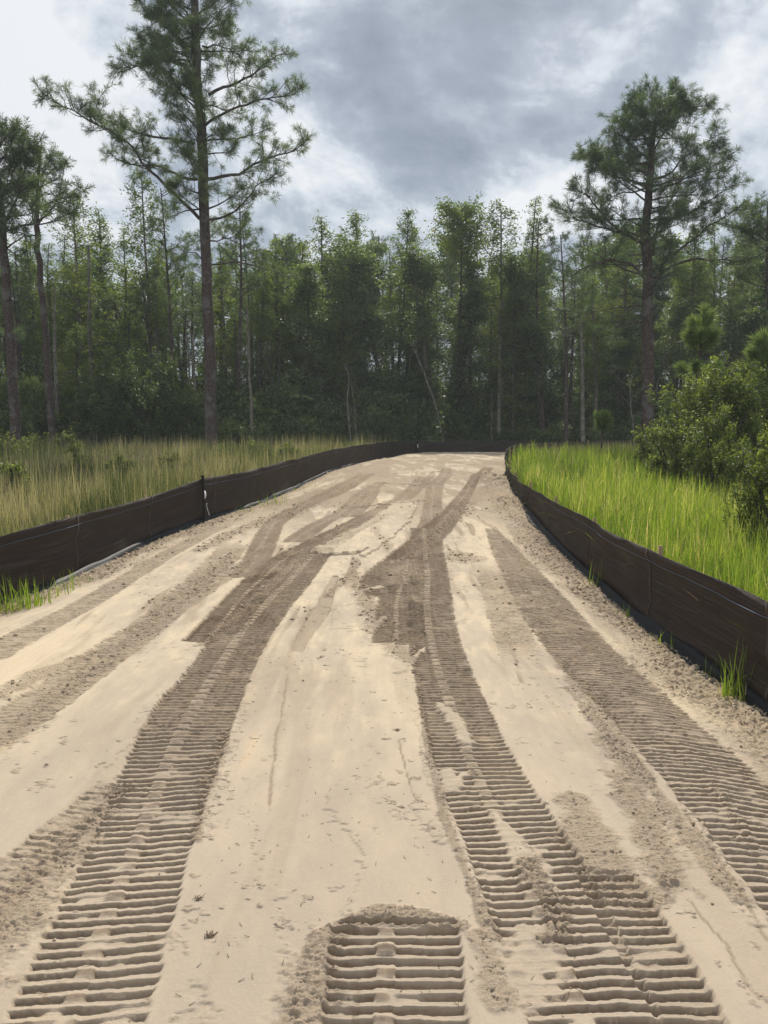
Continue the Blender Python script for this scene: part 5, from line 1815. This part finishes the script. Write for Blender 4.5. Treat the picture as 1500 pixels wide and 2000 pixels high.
young_pine("young long-needled pine rising above the large dark myrtle bush", 1347, 585, 21, [(.80, .45, 5), (.60, .62, 5)], 201, .38, .62, .015, 60)
young_pine("bushy young pine at the right photo edge above the bushes", 1486, 632, 20, [(.82, .42, 4), (.68, .6, 5), (.52, .7, 5)], 202, .38, .62, .015, 60)
young_pine("smallest young pine standing low between the fence bend and the bushes", 1170, 795, 26, [(.72, .22, 4)], 203, .28, .7, .016, 46)

# small litter on the sand
lt = Tubes()
rg = random.Random(3)
for i in range(260):
    px, py = rg.uniform(350, 1150), rg.uniform(1250, 1990)
    x, y = ground_pt(px, py)
    a = rg.uniform(0, 3.14); L = rg.uniform(.004, .022)
    z = road_z(x, y) + .0015
    lt.add([(x, y, z), (x + math.cos(a) * L, y + math.sin(a) * L, z + .003)], [.0011, .0008], 3)
o = lt.build("leaf_litter", M_BARK_D)
tag(o, "tiny dark twigs and bits of leaf scattered on the sand", "litter", None, "stuff")


def wisp(px, py, label, n, L, seed):
    x, y = ground_pt(px, py)
    r = random.Random(seed)
    z = road_z(x, y) + .001
    root = empty("dry_wisp", (x, y, z), label, "dry grass")
    W = Tubes()
    for i in range(n):
        a = r.gauss(1.2, .8); l = L * .62 * r.uniform(.4, 1)
        pts = wiggle((r.gauss(0, .006), r.gauss(0, .006), .002), (math.cos(a), math.sin(a), r.uniform(-.05, .12)), l, 5, -.06, .3, r)
        W.add([(p.x, p.y, max(p.z, .002)) for p in pts], [.0016, .0015, .0014, .0012, .001, .0006], 4)
    W.build("stems", M_DRY, root)


wisp(408, 1835, "dark wisp of dry grass on smooth sand left of the lowest tread block", 16, .06, 1)
wisp(385, 1762, "small uprooted root tangle at the right edge of the left track", 11, .07, 2)
wisp(775, 1425, "little dried weed lying near the left edge of the central right track", 16, .05, 3)
wisp(645, 1895, "pair of twigs at the left rim of the lowest tread print block", 5, .05, 4)

# ------------------------------------------------------------------ thin haze volume added to lift the dark forest
hz, t = new_mat("lifting_haze")
o_ = t.n('ShaderNodeOutputMaterial')
pvn = t.n('ShaderNodeVolumePrincipled')
pvn.inputs['Color'].default_value = (0.88, 0.96, 0.97, 1)
pvn.inputs['Density'].default_value = 0.0011
t.link(pvn.outputs[0], o_.inputs['Volume'])
hb = boxes("haze", [(0, 0, 18, 2200, 2200, 42, 0)], hz)
tag(hb, "thin haze over the road and forest, added to lift the dark trees", "haze", None, "stuff")
S.cycles.volume_bounces = 0
